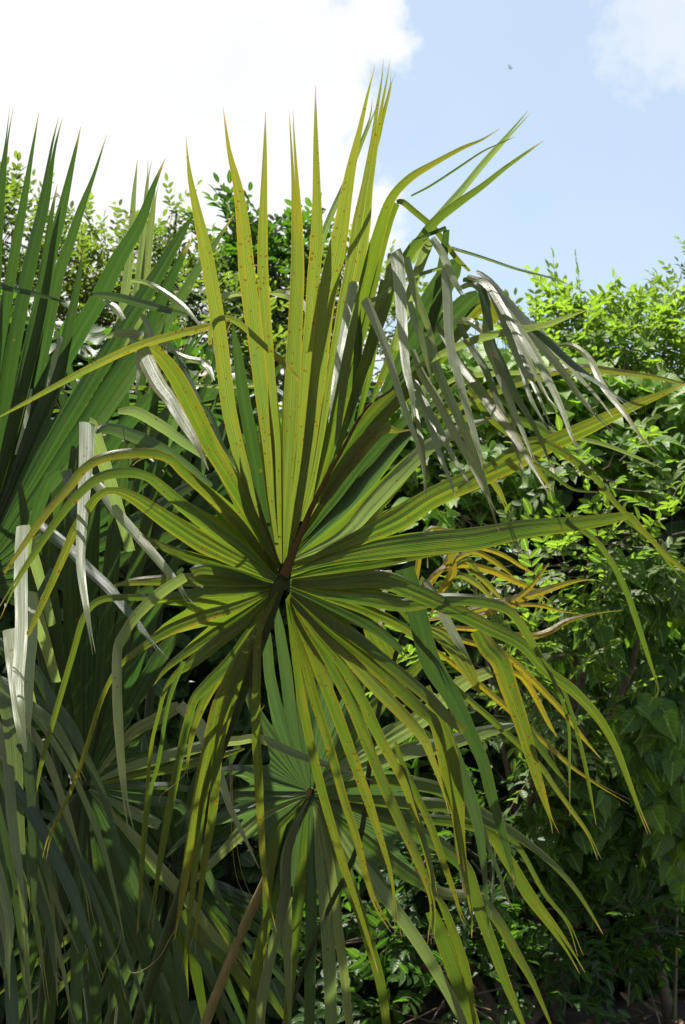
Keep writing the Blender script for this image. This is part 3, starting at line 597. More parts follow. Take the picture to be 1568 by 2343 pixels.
# ============================ the shaded palm below and behind it, with a second yellowed leaf
def plane_low(x, y): return 3.22 + (y - 1810) * 0.00106 * 0.25 - abs(x - 710) * 0.0001
loc2 = (-0.25, 3.6, 0.0)
palm2 = empty('fan_palm', loc2)
tag(palm2, 'shaded blue-green fan palm on a tan stalk, below the rust-spotted palm leaf', 'palm')
fr = Frond(palm2, loc2, (710, 1810), plane_low, 23)
fr.stalk('petiole', '713,1800,12 702,1815,18 675,1860,19 650,1898,20 611,2006,21 561,2114,22 507,2245,22 470,2342,23 440,2430,23', 20, STALK_TAN, (.012, .03))
A = fr.add
for s_, w_, c_ in [
    ('718,1800 735,1782 831,1724,34 908,1678,42 986,1628,42 1060,1562,36 1125,1535,24', 42, 's'),
    ('719,1804 831,1759,26 928,1720,36 1005,1705,36 1079,1682,32 1150,1664,20 1178,1657,6', 36, 's'),
    ('720,1812 831,1790,24 908,1786,30 1005,1805,30 1090,1852,26 1164,1898,22 1214,1933,18 1264,1975,14 1310,2025,11 1349,2083,8 1380,2137', 30, 'g'),
    ('720,1818 870,1832,26 1024,1844,30 1117,1883,22 1156,1906,16 1194,1948,12 1245,2041,10 1299,2110,8 1329,2187', 30, 'g'),
    ('720,1822 870,1867,28 947,1898,32 1024,1948,32 1067,1990,30 1094,2072,28 1129,2168,26 1164,2264,20 1200,2350,9', 32, 'g'),
    ('719,1826 830,1846,18 930,1868,22 1040,1880,24 1117,1905,26 1167,1975,28 1214,2052,28 1264,2118,22 1299,2168,12 1333,2226', 28, 'g'),
    ('718,1828 831,1917,26 928,1994,28 1005,2040,26 1090,2055,24 1137,2102,24 1179,2176,22 1218,2245,15 1260,2342,5', 28, 'g'),
    ('717,1830 746,1852 812,1956,28 889,2060,30 966,2168,28 1043,2303,22 1080,2390,12', 30, 'b'),
    ('@8 60,1480,26 130,1650,34 220,1900,34 310,2151,30 330,2300,20', 34, 'g'),
    ('@8 90,1390,8 130,1450,16 190,1600,20 260,1800,20 300,2000,14 320,2160,8', 20, 'y'),
    ('716,1830 739,1860 777,1956,24 812,2052,25 843,2149,24 870,2245,22 885,2342,18 895,2420,9', 25, 'g'),
    ('@7 600,840 640,920 700,1200,22 740,1500,22 780,1800,21 820,2151,18 850,2300,8', 22, 'b'),
    ('712,1832 723,1867 735,1975,28 746,2091,30 754,2207,30 758,2342,26 760,2420,18', 30, 'b'),
    ('711,1832 712,1867 712,2014,26 712,2130,27 708,2342,24 706,2430,10', 27, 'd'),
    ('709,1832 700,1867 689,2014,24 677,2130,24 661,2284,20 650,2400,9', 24, 'g'),
    ('706,1830 689,1860 668,1915,20 655,1960,24 654,2020,24 656,2091,24 658,2168,22 662,2284,12 664,2342,6', 24, 's'),
    ('704,1828 669,1860 638,2014,23 611,2110,24 588,2207,24 577,2342,22 570,2420,10', 24, 'g'),
    ('@7 580,850 470,1050 440,1300,18 400,1560,22 350,1750,24 300,2000,24 290,2151,20 280,2300,8', 24, 'b'),
    ('@7 560,800 480,900,16 400,980,22 370,1080,26 340,1250,26 330,1400,20 320,1600,10 310,1900,4', 26, 'g'),
    ('700,1822 681,1829 600,1867,20 542,1917,24 484,1975,18 440,2020,8', 24, 's'),
    ('698,1816 600,1838,18 484,1880,22 420,1920,14 380,1960,5', 22, 'd'),
    ('698,1812 600,1818,18 523,1822,20 450,1850,14 400,1890,5', 20, 'd'),
    ('700,1808 600,1780,20 550,1760,22 490,1770,16 450,1800,6', 22, 'd'),
    ('700,1806 630,1700,20 590,1640,24 560,1560,20 545,1500,8', 24, 'd'),
    ('702,1804 650,1680,22 620,1560,26 612,1470,22 608,1400,8', 26, 'd'),
    ('706,1802 670,1650,22 655,1540,28 640,1440,22 634,1390,8', 28, 'd'),
    ('710,1800 695,1650,22 690,1560,28 680,1450,24 675,1400,8', 28, 'd'),
    ('712,1800 730,1650,22 745,1560,28 755,1480,24 762,1400,10', 28, 'd'),
    ('715,1802 770,1680,22 815,1580,28 850,1500,26 880,1430,12', 28, 'd'),
    ('717,1803 800,1700,22 860,1620,30 920,1560,28 980,1500,16', 30, 'g')]:
    c_ = {'b': 's', 'd': 'b'}.get(c_, c_)
    A(s_, w_, c_, s_[0] != '@' or '600,840' in s_ or '580,850' in s_ or '560,800' in s_, z=(.0, rng.uniform(-.10, .02)))
fr.web('b', 100, 270, 46)
def plane_old(x, y): return 3.0 + (y - 1420) * 0.00106 * 0.1 + (x - 930) * 0.0002
fr = Frond(palm2, loc2, (930, 1430), plane_old, 31)
tag(fr.o, 'old frond gone orange-yellow with dry brown tips')
fr.stalk('petiole', '930,1430,10 905,1500,12 872,1600,12 845,1760,12 820,1930,12 735,2114,11 692,2226,11 650,2342,11 630,2420,11', 11, STALK_DARK, (.02, .35))
A = fr.add
for s_, w_, c_ in [
    ('935,1410 950,1330,14 975,1216,10 1021,1212,8 1067,1214,3', 14, 'o'),
    ('@5 60,1600 120,1480,18 190,1350,20 180,1270,16 175,1230,8', 20, 'o'),
    ('940,1410 990,1320,14 1048,1292,15 1117,1303,15 1179,1330,13 1218,1349,10 1264,1388', 15, 'o'),
    ('945,1400 1030,1275,12 1070,1250,12 1117,1257,11 1156,1272,10 1194,1296,8 1229,1315', 12, 'o'),
    ('945,1425 1060,1400,16 1140,1380,19 1214,1361,20 1271,1342,15 1322,1328,7 1360,1325', 20, 'o'),
    ('@5 60,1560 200,1320,12 270,1275,16 330,1350,16 430,1460,12 500,1540', 16, 'y'),
    ('@5 150,1330 250,1250,12 330,1235,12 450,1300,12 560,1390', 12, 'n'),
    ('945,1432 1100,1440,14 1200,1455,16 1252,1446,15 1291,1423,13 1329,1411,8 1380,1400,4 1426,1396', 16, 'o'),
    ('@5 60,1600 160,1400,14 230,1370,15 330,1420,14 440,1530,6', 15, 'Y'),
    ('938,1425 900,1380,20 850,1400,40 860,1450,48 890,1512,40 910,1570,16', 48, 'y'),
    ('930,1400 905,1340,10 889,1307,14 |! 889,1305,14 880,1360,13 874,1404,11 862,1465', 14, 's'),
    ('940,1400 955,1350,12 972,1322,16 |! 976,1330,16 1000,1375,18 1024,1423,22 1050,1470,18 1078,1512', 20, 's'),
    ('945,1440 1060,1465,12 1150,1495,15 1214,1551,15 1241,1578,14 1295,1636,12 1333,1686,9 1376,1736', 15, 'o'),
    ('@8 430,60 560,70,12 630,130,14 700,250,13 760,370,10 810,450', 14, 'n'),
    ('940,1445 1040,1520,12 1150,1610,14 1229,1682,12 1271,1720,11 1310,1755,9 1349,1782,7 1387,1805,5 1441,1834', 14, 'o'),
    ('940,1450 1030,1560,12 1130,1650,14 1229,1744,13 1271,1802,11 1310,1856,10 1345,1906,8 1372,1966', 14, 'y'),
    ('940,1430 985,1440,24 1030,1470,40 1075,1540,30 1100,1590', 40, 'Y'),
    ('@5 100,1580 300,1620,12 480,1560,14 640,1450,10 760,1300,3', 14, 'n'),
    ('@5 240,1560 340,1520,10 500,1545,12 680,1548,9 820,1580,5 960,1605', 12, 'n')]:
    k_ = '!' in s_
    A(s_, w_ * 1.2, c_.replace('n', 'o'), True, z=(.0, rng.uniform(-.06, .06)), k=.9)

# ============================ the green palm at the left
def plane_A(x, y): return 3.45 + (y - 1300) * 0.0012 * 0.25
loc3 = (-1.25, 3.5, 0.0)
palm3 = empty('fan_palm', loc3)
tag(palm3, 'deep green fan palm filling the left side with spiky upright and drooping leaves', 'palm')
fr = Frond(palm3, loc3, (-60, 1330), plane_A, 41)
fr.stalk('petiole', '-56,1320,26 -62,1345,34 -70,1500,34 -75,1800,36 -80,2100,38 -80,2420,40', 34, STALK_DARK, (-.02, .05))
A = fr.add
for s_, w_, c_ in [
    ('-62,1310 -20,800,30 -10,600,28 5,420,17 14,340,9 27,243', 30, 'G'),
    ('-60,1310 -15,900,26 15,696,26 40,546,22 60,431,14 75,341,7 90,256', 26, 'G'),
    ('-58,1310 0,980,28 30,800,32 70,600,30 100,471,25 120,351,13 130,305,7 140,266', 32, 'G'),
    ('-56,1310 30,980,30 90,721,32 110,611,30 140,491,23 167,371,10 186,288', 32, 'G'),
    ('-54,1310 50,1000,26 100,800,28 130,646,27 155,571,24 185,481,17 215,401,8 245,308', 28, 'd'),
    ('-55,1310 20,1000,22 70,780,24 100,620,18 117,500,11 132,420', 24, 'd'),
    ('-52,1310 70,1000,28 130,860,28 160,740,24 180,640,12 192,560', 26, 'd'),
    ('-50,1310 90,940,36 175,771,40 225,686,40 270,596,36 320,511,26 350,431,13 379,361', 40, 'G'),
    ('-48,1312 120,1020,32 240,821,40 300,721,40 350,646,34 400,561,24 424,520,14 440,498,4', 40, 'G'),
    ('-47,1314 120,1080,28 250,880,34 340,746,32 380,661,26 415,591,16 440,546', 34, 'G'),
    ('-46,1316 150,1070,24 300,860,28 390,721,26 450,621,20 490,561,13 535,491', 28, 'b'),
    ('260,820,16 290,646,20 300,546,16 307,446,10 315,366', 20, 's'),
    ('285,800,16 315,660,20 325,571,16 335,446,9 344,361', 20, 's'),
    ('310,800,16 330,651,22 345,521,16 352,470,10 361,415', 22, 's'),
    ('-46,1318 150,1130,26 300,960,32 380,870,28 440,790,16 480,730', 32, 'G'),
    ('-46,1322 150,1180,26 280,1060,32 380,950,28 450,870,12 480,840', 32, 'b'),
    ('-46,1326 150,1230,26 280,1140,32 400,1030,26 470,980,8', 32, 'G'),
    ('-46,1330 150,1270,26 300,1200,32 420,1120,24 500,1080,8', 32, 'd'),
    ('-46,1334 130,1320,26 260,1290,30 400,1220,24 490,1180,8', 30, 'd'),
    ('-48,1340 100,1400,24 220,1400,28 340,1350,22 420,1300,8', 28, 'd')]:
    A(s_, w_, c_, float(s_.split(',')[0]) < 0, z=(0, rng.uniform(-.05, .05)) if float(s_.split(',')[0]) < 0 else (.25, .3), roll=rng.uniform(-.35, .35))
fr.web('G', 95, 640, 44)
# folded, silvery leaflets among them
for s_, w_, c_, k_ in [
    ('! 205,673,5 240,676,18 275,681,20 350,701,18 430,721,10', 20, 'b', 1.2),
    ('! 245,770,8 280,762,20 320,766,20 360,780,14 410,802,5', 20, 's', 2.0),
    ('! 0,652,16 20,660,12 75,671,12 150,691,3', 13, 'd', 1.0),
    ('! 236,686,8 262,702,18 285,731,10', 18, 's', 2.0),
    ('! 300,640,6 350,652,12 420,700,12 470,760,3', 12, 's', 2.0),
    ('! 325,720,12 345,760,15 352,830,12 340,900,4', 15, 's', .9),
    ('! 300,770,10 318,830,12 312,900,4', 12, 's', .9),
    ('! 140,770,10 124,830,11 105,900,4', 11, 's', .9),
    ('! 72,890,6 62,950,10 36,1040,4', 10, 's', .9),
    ('! 615,671,4 640,671,18 668,677,22 690,692,18 702,714,6', 22, 's', 1.6),
    ('! 460,690,6 510,678,14 555,672,10 585,690,4', 14, 's', 1.6),
    ('! 390,800,6 430,820,14 470,830,16 490,870,5', 15, 's', 1.6),
    ('! 440,880,6 520,885,8 600,880,8 640,885,3', 8, 's', 1.6),
    ('! 400,800,10 425,850,14 460,930,12 500,1010,4', 14, 'b', .8),
    ('! 470,1040,5 520,1060,9 560,1080,3', 9, 's', 1.2)]:
    A(s_, w_, c_, False, z=(-.1, 0), k=k_)

def plane_B(x, y): return 3.25 + (y - 1795) * 0.0011 * 0.22
fr = Frond(palm3, loc3, (195, 1795), plane_B, 43)
fr.stalk('petiole', '197,1790,12 190,1805,20 170,1880,24 140,2000,26 110,2200,28 90,2420,28', 24, STALK_DARK, (.015, .03))
A = fr.add
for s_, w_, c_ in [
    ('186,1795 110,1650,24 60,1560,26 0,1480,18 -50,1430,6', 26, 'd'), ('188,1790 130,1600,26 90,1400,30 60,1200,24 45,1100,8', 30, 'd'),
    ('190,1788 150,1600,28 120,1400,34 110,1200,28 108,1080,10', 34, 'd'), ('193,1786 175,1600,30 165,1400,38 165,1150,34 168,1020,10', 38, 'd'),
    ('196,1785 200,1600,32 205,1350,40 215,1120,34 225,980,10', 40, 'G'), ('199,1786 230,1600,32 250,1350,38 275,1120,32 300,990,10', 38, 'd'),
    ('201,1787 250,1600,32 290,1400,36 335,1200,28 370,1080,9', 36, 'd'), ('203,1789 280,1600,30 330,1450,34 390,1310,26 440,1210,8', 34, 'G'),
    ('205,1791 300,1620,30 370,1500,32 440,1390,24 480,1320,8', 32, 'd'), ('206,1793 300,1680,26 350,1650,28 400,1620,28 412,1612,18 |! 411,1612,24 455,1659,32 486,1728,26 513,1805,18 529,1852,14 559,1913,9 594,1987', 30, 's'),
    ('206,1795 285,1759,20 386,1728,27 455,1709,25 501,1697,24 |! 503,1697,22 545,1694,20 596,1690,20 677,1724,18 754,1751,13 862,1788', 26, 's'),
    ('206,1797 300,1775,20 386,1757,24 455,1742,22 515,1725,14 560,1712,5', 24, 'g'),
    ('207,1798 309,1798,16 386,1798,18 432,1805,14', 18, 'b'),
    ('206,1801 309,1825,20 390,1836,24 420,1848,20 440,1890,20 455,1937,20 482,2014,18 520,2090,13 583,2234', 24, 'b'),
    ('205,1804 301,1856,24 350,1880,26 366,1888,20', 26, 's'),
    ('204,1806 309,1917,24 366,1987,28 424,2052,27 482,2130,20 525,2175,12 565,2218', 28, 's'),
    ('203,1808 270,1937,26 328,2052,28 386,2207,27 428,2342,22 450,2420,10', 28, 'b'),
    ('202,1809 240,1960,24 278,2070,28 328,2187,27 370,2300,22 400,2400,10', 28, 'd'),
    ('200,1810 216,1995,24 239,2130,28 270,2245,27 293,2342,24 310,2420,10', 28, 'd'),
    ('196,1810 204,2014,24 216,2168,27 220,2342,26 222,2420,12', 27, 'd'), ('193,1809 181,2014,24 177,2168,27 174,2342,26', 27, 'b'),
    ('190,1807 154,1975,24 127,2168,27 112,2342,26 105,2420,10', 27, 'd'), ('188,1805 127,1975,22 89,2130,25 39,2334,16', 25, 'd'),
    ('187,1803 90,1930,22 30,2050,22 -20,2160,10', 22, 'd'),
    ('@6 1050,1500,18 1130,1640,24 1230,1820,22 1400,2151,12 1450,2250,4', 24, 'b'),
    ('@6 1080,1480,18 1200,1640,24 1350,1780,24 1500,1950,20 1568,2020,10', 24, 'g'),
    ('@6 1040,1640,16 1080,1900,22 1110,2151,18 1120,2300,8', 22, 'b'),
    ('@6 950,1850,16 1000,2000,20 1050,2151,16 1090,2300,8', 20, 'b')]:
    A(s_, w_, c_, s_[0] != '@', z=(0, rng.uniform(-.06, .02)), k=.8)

fr.web('d', 85, 420, 46)
def plane_C(x, y): return 2.86 + (y - 1500) * 0.0010 * 0.12
fr = Frond(palm3, loc3, (-120, 1500), plane_C, 47)
tag(fr.o, 'drooping frond with silvery sunlit folds')
fr.stalk('petiole', '-120,1495,20 -125,1520,28 -135,1700,30 -140,2000,32 -140,2420,34', 28, STALK_DARK)
A = fr.add
for s_, w_, c_, k_ in [
    ('300,1260,20 255,1110,28 212,985,34 202,970,34 |! 200,968,36 199,1018,34 195,1095,30 190,1172,26 185,1288,20 200,1403,13 216,1496', 34, 's', 1.1),
    ('486,1110,8 444,1080,22 386,1037,27 328,1006,30 270,984,28 235,980,20 220,991,6', 30, 'b', 0),
    ('463,1045,8 424,1014,20 366,972,26 309,941,24 270,941,12', 26, 's', 0),
    ('! 201,1087,18 231,1118,24 262,1164,23 309,1218,22 366,1284,20 409,1338,13 424,1365,8 451,1397', 24, 's', 1.1),
    ('! 92,1203,24 123,1226,28 162,1257,26 200,1299,25 247,1342,24 285,1388,20 328,1442,13 382,1512', 28, 'b', 1.1),
    ('120,1430,18 88,1310,24 60,1220,28 54,1205,28 |! 53,1203,28 50,1250,30 48,1326,30 50,1404,28 48,1481,28 42,1560,26 50,1630,16 62,1709', 30, 's', 1.1),
    ('130,1560,20 95,1440,28 68,1360,34 |! 62,1353,36 66,1400,40 68,1460,36 66,1520,28 66,1600,20 68,1700', 38, 's', 1.1),
    ('75,1620,22 48,1520,28 28,1446,32 |! 24,1440,34 30,1500,34 38,1580,28 46,1660,20 60,1720,6', 34, 's', 1.1),
    ('73,1210,24 93,1150,26 116,1095,26 140,1076,22 |! 152,1076,24 160,1110,25 166,1150,20 170,1200,6', 26, 'G', .6),
    ('-100,1480,10 -30,1520,22 0,1562,24 58,1605,24 116,1651,22 154,1705,18 177,1751,11 193,1790', 24, 's', 0),
    ('-80,1430,10 0,1470,22 77,1531,25 116,1597,25 162,1659,23 193,1721,18 224,1778,11 266,1871', 25, 'b', 0),
    ('-40,1560,24 12,1609,34 31,1705,34 39,1821,30 46,1937,24 54,2052,18 62,2187', 34, 's', 0),
    ('20,1600,24 58,1667,28 73,1782,27 77,1898,24 77,2014,18 73,2114', 28, 'b', 0),
    ('-30,1690,20 0,1763,26 12,1821,26 31,1898,26 54,1956,26 81,2025,24 112,2114,18 127,2218,8 150,2255', 26, 'b', 0),
    ('30,1790,20 85,1879,28 127,1956,29 166,2041,26 197,2130,17 235,2241', 29, 'b', 0),
    ('80,1910,8 96,1967,13 127,2052,12 154,2118,8 181,2180', 13, 'g', 0),
    ('-20,1930,18 0,2006,22 23,2110,20 19,2187,12 23,2288', 22, 's', 0),
    ('-20,2010,18 0,2072,22 19,2168,18 10,2238', 22, 's', 0),
    ('-20,1640,20 0,1674,24 19,1744,25 27,1860,24 42,1975,18 58,2072', 25, 's', 0),
    ('-20,1800,20 0,1879,22 12,1975,22 20,2090,16 31,2168', 22, 'd', 0),
    ('-20,2000,24 20,2200,30 30,2342,28 34,2420,10', 30, 'd', 0),
    ('120,1300,10 80,1380,14 50,1440,12 10,1540,8', 14, 'd', 0),
    ('@3 1150,330,10 1250,420,12 1300,560,11 1350,650,10 1450,760,10 @4 0,580,10 200,740,10 320,900,7 400,1020', 12, 'b', 0)]:
    A(s_, w_, c_, False, z=(rng.uniform(-.06, .04), rng.uniform(-.25, -.1)), k=k_)

# ============================ a further palm half hidden behind the left one
loc4 = (-0.75, 4.3, 0.0)
palm4 = empty('fan_palm', loc4)
tag(palm4, 'dark fan palm half hidden between the left palm and the spotted leaf', 'palm')
def fan(fr, hub, a0, a1, n, lo, hi, wd, cols, droop, seed):
    r = random.Random(seed)
    for k in range(n):
        a = math.radians(a0 + (a1 - a0) * (k + .5 + r.uniform(-.3, .3)) / n); Lh = r.uniform(lo, hi)
        dr = droop * max(0.15, 1 - abs(math.sin(a)) * .6) * r.uniform(.5, 1.5); pts = []
        for t in (0, .25, .5, .75, .9, 1.0):
            pts.append('%.0f,%.0f' % (hub[0] + math.cos(a) * Lh * t * (1 - .12 * dr * t), hub[1] - math.sin(a) * Lh * t + dr * Lh * .45 * t ** 2.6))
        fr.add(' '.join(pts), wd * r.uniform(.8, 1.15), r.choice(cols), True, z=(r.uniform(-.03, .03), r.uniform(-.08, .08)))
def plane_D(x, y): return 3.95 + (y - 1300) * 0.0014 * 0.2
fr = Frond(palm4, loc4, (300, 1330), plane_D, 61)
fr.stalk('petiole', '300,1320,18 300,1345,24 290,1600,26 270,2000,28 260,2420,30', 26, STALK_DARK, (.02, .0))
fan(fr, (300, 1330), 150, 20, 24, 560, 780, 30, 'ddGb', .35, 5)
fr.web('d', 90, 420, 30)
def plane_E(x, y): return 3.55 + (y - 2000) * 0.0012 * 0.15
fr = Frond(palm4, loc4, (400, 1980), plane_E, 63)
fr.stalk('petiole', '400,1970,14 396,1990,22 380,2150,24 360,2420,26', 22, STALK_DARK, (.02, .0))
fan(fr, (400, 1980), 200, 340, 20, 380, 560, 24, 'dbdg', .3, 6)
fan(fr, (400, 1980), 160, 20, 14, 320, 460, 24, 'ddb', .3, 8)
fr.web('d', 80, 240, 30)
def plane_I(x, y): return 2.92 + (y - 1700) * 0.0010 * 0.1
fr = Frond(palm4, loc4, (-110, 1560), plane_I, 69)
fr.stalk('petiole', '-110,1550,14 -116,1580,22 -130,2000,24 -140,2420,26', 22, STALK_DARK, (.02, .0))
for s_, w_, c_ in [('-100,1560,10 0,1600,16 90,1700,18 150,1850,16 190,2000,11 215,2130', 18, 's'), ('-100,1570,10 -10,1650,16 60,1780,18 110,1950,16 135,2100,10 150,2220', 18, 'b'),
                   ('-100,1580,10 -20,1700,16 30,1850,18 64,2000,16 90,2150,11 110,2300', 18, 's'), ('-100,1590,10 -20,1750,16 10,1900,17 40,2080,15 52,2200,9 60,2330', 17, 'b'),
                   ('-90,1540,10 20,1560,14 130,1640,16 210,1760,15 262,1900,11 300,2040', 16, 'b'), ('-90,1550,8 60,1620,13 160,1760,14 230,1920,12 262,2040,8 285,2150', 14, 's'),
                   ('40,1700,10 120,1830,14 190,1990,14 250,2150,11 290,2290', 14, 'b'), ('20,1850,10 80,1980,14 120,2120,13 150,2240,9 165,2342', 14, 's'),
                   ('-20,1900,12 30,2020,15 55,2150,13 70,2300,8 76,2380', 15, 's'), ('-20,2080,14 10,2200,16 40,2342,14 55,2420', 16, 'b'),
                   ('150,1900,8 220,2020,12 280,2150,12 330,2300,7 350,2380', 12, 'b'), ('60,1760,8 100,1900,11 118,2050,10 128,2200,6 132,2300', 11, 's')]:
    fr.add(s_, w_, c_, False, z=(r_off := rng.uniform(-.05, .03), r_off - .12))
def shade_frond(hub, stalk_to, n, L, wd, cols, seed, lean=(0, 0)):
    """a level frond added to shade the palms below, seen edge on"""
    r = random.Random(seed); fr_ = Frond(palm4, loc4, (400, 900), lambda x, y: 3.9, seed)
    fr_.hub = np.array(hub, float); fr_.o.location = Vector(fr_.hub) - Vector(loc4)
    for k in range(n):
        a = 2 * math.pi * (k + .5 + r.uniform(-.25, .25)) / n; ln = L * r.uniform(.8, 1.15); dr = r.uniform(.25, .75)
        dx, dy = math.cos(a), math.sin(a); sd = np.array((-dy, dx, 0)); V, Fc, UV, AT = [], [], [], []
        col = r.choice(cols); roll = r.uniform(-.25, .25)
        for i_ in range(19):
            t = i_ / 18
            p = fr_.hub + np.array((dx * ln * (t - .18 * dr * t ** 3), dy * ln * (t - .18 * dr * t ** 3), lean[0] * dx * ln * t + lean[1] * dy * ln * t - dr * ln * .6 * t ** 2.6))
            hw = .5 * wd * min(1, .16 + t / .35) * min(1, (1 - t) / .5 + .02) ** .8; tn = math.cos(roll * t), math.sin(roll * t)
            for uu in (-1, 0, 0, 1):
                V.append(p + sd * uu * hw * tn[0] + np.array((0, 0, 1)) * (uu * hw * tn[1] + (1 - abs(uu)) * -.25 * hw)); UV.append((.5 + .5 * uu, t * ln)); AT.append(t)
            if i_:
                b = 4 * i_
                for q in (0, 2): Fc.append((b - 4 + q, b - 3 + q, b + 1 + q, b + q))
        o = mesh_obj('leaflet', V, Fc, PALM, fr_.o, fr_.hub, UV, AT); cc = COLS[col]; o.color = cc
    P = [fr_.hub, fr_.hub * .55 + np.array(stalk_to) * .45 + np.array((0, 0, .12)), np.array(stalk_to)]
    V, Fc = tube(P, [.008, .013, .016], 8); mesh_obj('petiole', V, Fc, STALK_DARK, fr_.o, fr_.hub)
shade_frond((-.52, 3.95, 2.50), (-.75, 4.25, .3), 15, .85, .055, 'Gdgb', 71, (0.05, -.12))  # added for the shade it throws on the tan-stalked palm
shade_frond((-1.08, 3.85, 2.38), (-.80, 4.30, .3), 15, .85, .055, 'Gdgb', 73, (-.05, -.12))  # added for the shade it throws on the left palm's lower frond

# loose fibres that hang off the leaf edges
def fibre(par, text, z):
    A = catmull(parse(text, 2, False), 10); P = [unproj(a[0], a[1], z - .0004 * k) for k, a in enumerate(A)]
    V, Fc = tube(P, [.0009 * (1 - .6 * k / len(P)) for k in range(len(P))], 5)
    mesh_obj('fibre', V, Fc, STALK_TAN, par.o, par.hub)
for z, tx in [(2.5, '@6 740,1830 800,1850 870,1820 950,1750 1000,1660 1040,1590'), (2.5, '@6 1360,520 1370,800 1380,1100 1410,1300 1480,1420'), (2.5, '@6 945,840 960,790 1040,730 1120,640'),
              (2.6, '@6 600,1900 640,1800 700,1700 720,1600'), (2.6, '@6 320,1850 340,1880 390,1925'), (2.5, '@3 330,330 380,440 420,560 430,640'), (2.5, '@3 730,500 800,900 830,1100 760,1300'),
              (2.45, '@4 290,920 300,900 270,960 240,1000'), (2.5, '@7 120,600 130,900 180,1250 290,1500'), (2.5, '@8 540,1200 560,1290 550,1345 535,1340'), (2.5, '@8 1390,100 1412,160 1400,210 1380,214')]:
    fibre(fr, tx, z)

# ------------------------------------------------------------------ broad leaved foliage
def leaf_template(kind):
    if kind == 'heart':
        half = [(0.16, -0.10), (0.40, -0.02), (0.48, 0.22), (0.40, 0.48), (0.20, 0.78)]
        mid = [(0, 0.02, 0), (0, .3, -.02), (0, .62, -.01), (0, 1.06, -.16)]
    elif kind == 'round':
        half = [(0.22, 0.10), (0.40, 0.34), (0.40, 0.62), (0.22, 0.88)]
        mid = [(0, 0, 0), (0, .34, -.02), (0, .66, -.01), (0, 1.0, -.06)]
    else:
        half = [(0.13, 0.12), (0.21, 0.34), (0.20, 0.60), (0.10, 0.84)]
        mid = [(0, 0, 0), (0, .34, -.02), (0, .66, -.02), (0, 1.0, -.12)]
    V = [(*m[:2], m[2]) for m in mid]; nm = 4
    L = [(-x, y, .32 * x - .10 * max(0, y - .4)) for x, y in half]; R = [(x, y, .32 * x - .10 * max(0, y - .4)) for x, y in half]
    V += L + R; n = len(half); Fc = []
    for off, fl in ((nm, False), (nm + n, True)):
        if n == 5: idx = [(0, 1, off + 1, off), (1, off + 2, off + 1), (1, 2, off + 3, off + 2), (2, off + 4, off + 3), (2, 3, off + 4)]
        else: idx = [(0, 1, off + 1, off), (1, 2, off + 2, off + 1), (2, off + 3, off + 2), (2, 3, off + 3)]
        Fc += [tuple(reversed(f)) if fl else f for f in idx]
    return np.array(V, float), Fc
TEMPL = {k: leaf_template(k) for k in ('heart', 'lance', 'round')}

class Leaves:
    def __init__(s): s.p, s.d, s.n, s.s, s.t = [], [], [], [], []
    def leaf(s, p, d, n, size, tint):
        s.p.append(p); s.d.append(d); s.n.append(n); s.s.append(size); s.t.append(tint)
    def build(s, name, kind, mat, parent, origin):
        TV, TF = TEMPL[kind]; k = len(TV)
        P = np.array(s.p); D = np.array(s.d); D /= np.linalg.norm(D, axis=1)[:, None] + 1e-9
        Nn = np.array(s.n); S = np.cross(D, Nn); S /= np.linalg.norm(S, axis=1)[:, None] + 1e-9; Nn = np.cross(S, D)
        sz = np.array(s.s)[:, None, None]
        V = P[:, None] + sz * (TV[None, :, 0:1] * S[:, None] + TV[None, :, 1:2] * D[:, None] + TV[None, :, 2:3] * Nn[:, None])
        V = V.reshape(-1, 3); n = len(P)
        Fc = [tuple(i * k + q for q in f) for i in range(n) for f in TF]
        return mesh_obj(name, V, Fc, mat, parent, origin, np.tile(TV[:, :2], (n, 1)), np.repeat(s.t, k))

def rvec(r): return np.array((r.gauss(0, 1), r.gauss(0, 1), r.gauss(0, 1)))
def sprig(L, r, p, out, length, size, pairs, young, stems=None):
    """a shoot that carries leaflets in pairs and one at its end"""
    d = np.array(out) + 0.5 * rvec(r); d /= np.linalg.norm(d)
    up = np.array((0, -.25, 1.0)) + .3 * rvec(r)
    s = np.cross(d, up); s /= np.linalg.norm(s) + 1e-9; n = np.cross(s, d)
    q = np.array(p, float); pts = [q.copy()]
    for i in range(pairs + 1):
        f = (i + .6) / (pairs + 1)
        dd = d + np.array((0, 0, -.55)) * f * r.uniform(.4, 1); dd /= np.linalg.norm(dd)
        q = q + dd * length / (pairs + 1); pts.append(q.copy())
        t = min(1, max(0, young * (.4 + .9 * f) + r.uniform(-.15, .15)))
        if i == pairs: L.leaf(q, dd, n + .25 * rvec(r), size * r.uniform(.9, 1.2), t)
        else:
            for sg in (-1, 1):
                L.leaf(q, dd * .75 + sg * s * .85 + .16 * rvec(r), n + .30 * rvec(r), size * r.uniform(.75, 1.15), t)
    if stems is not None: stems.append((pts, 0.0022))

def stems_mesh(name, stems, mat, parent, origin, n=4):
    V, Fc = [], []
    for pts, rad in stems:
        rr = rad if isinstance(rad, (list, tuple)) else [rad * (1 - .6 * i / max(1, len(pts) - 1)) for i in range(len(pts))]
        v, f = tube(pts, rr, n); o = len(V); V += v; Fc += [tuple(o + k for k in q) for q in f]
    return mesh_obj(name, V, Fc, mat, parent, origin)

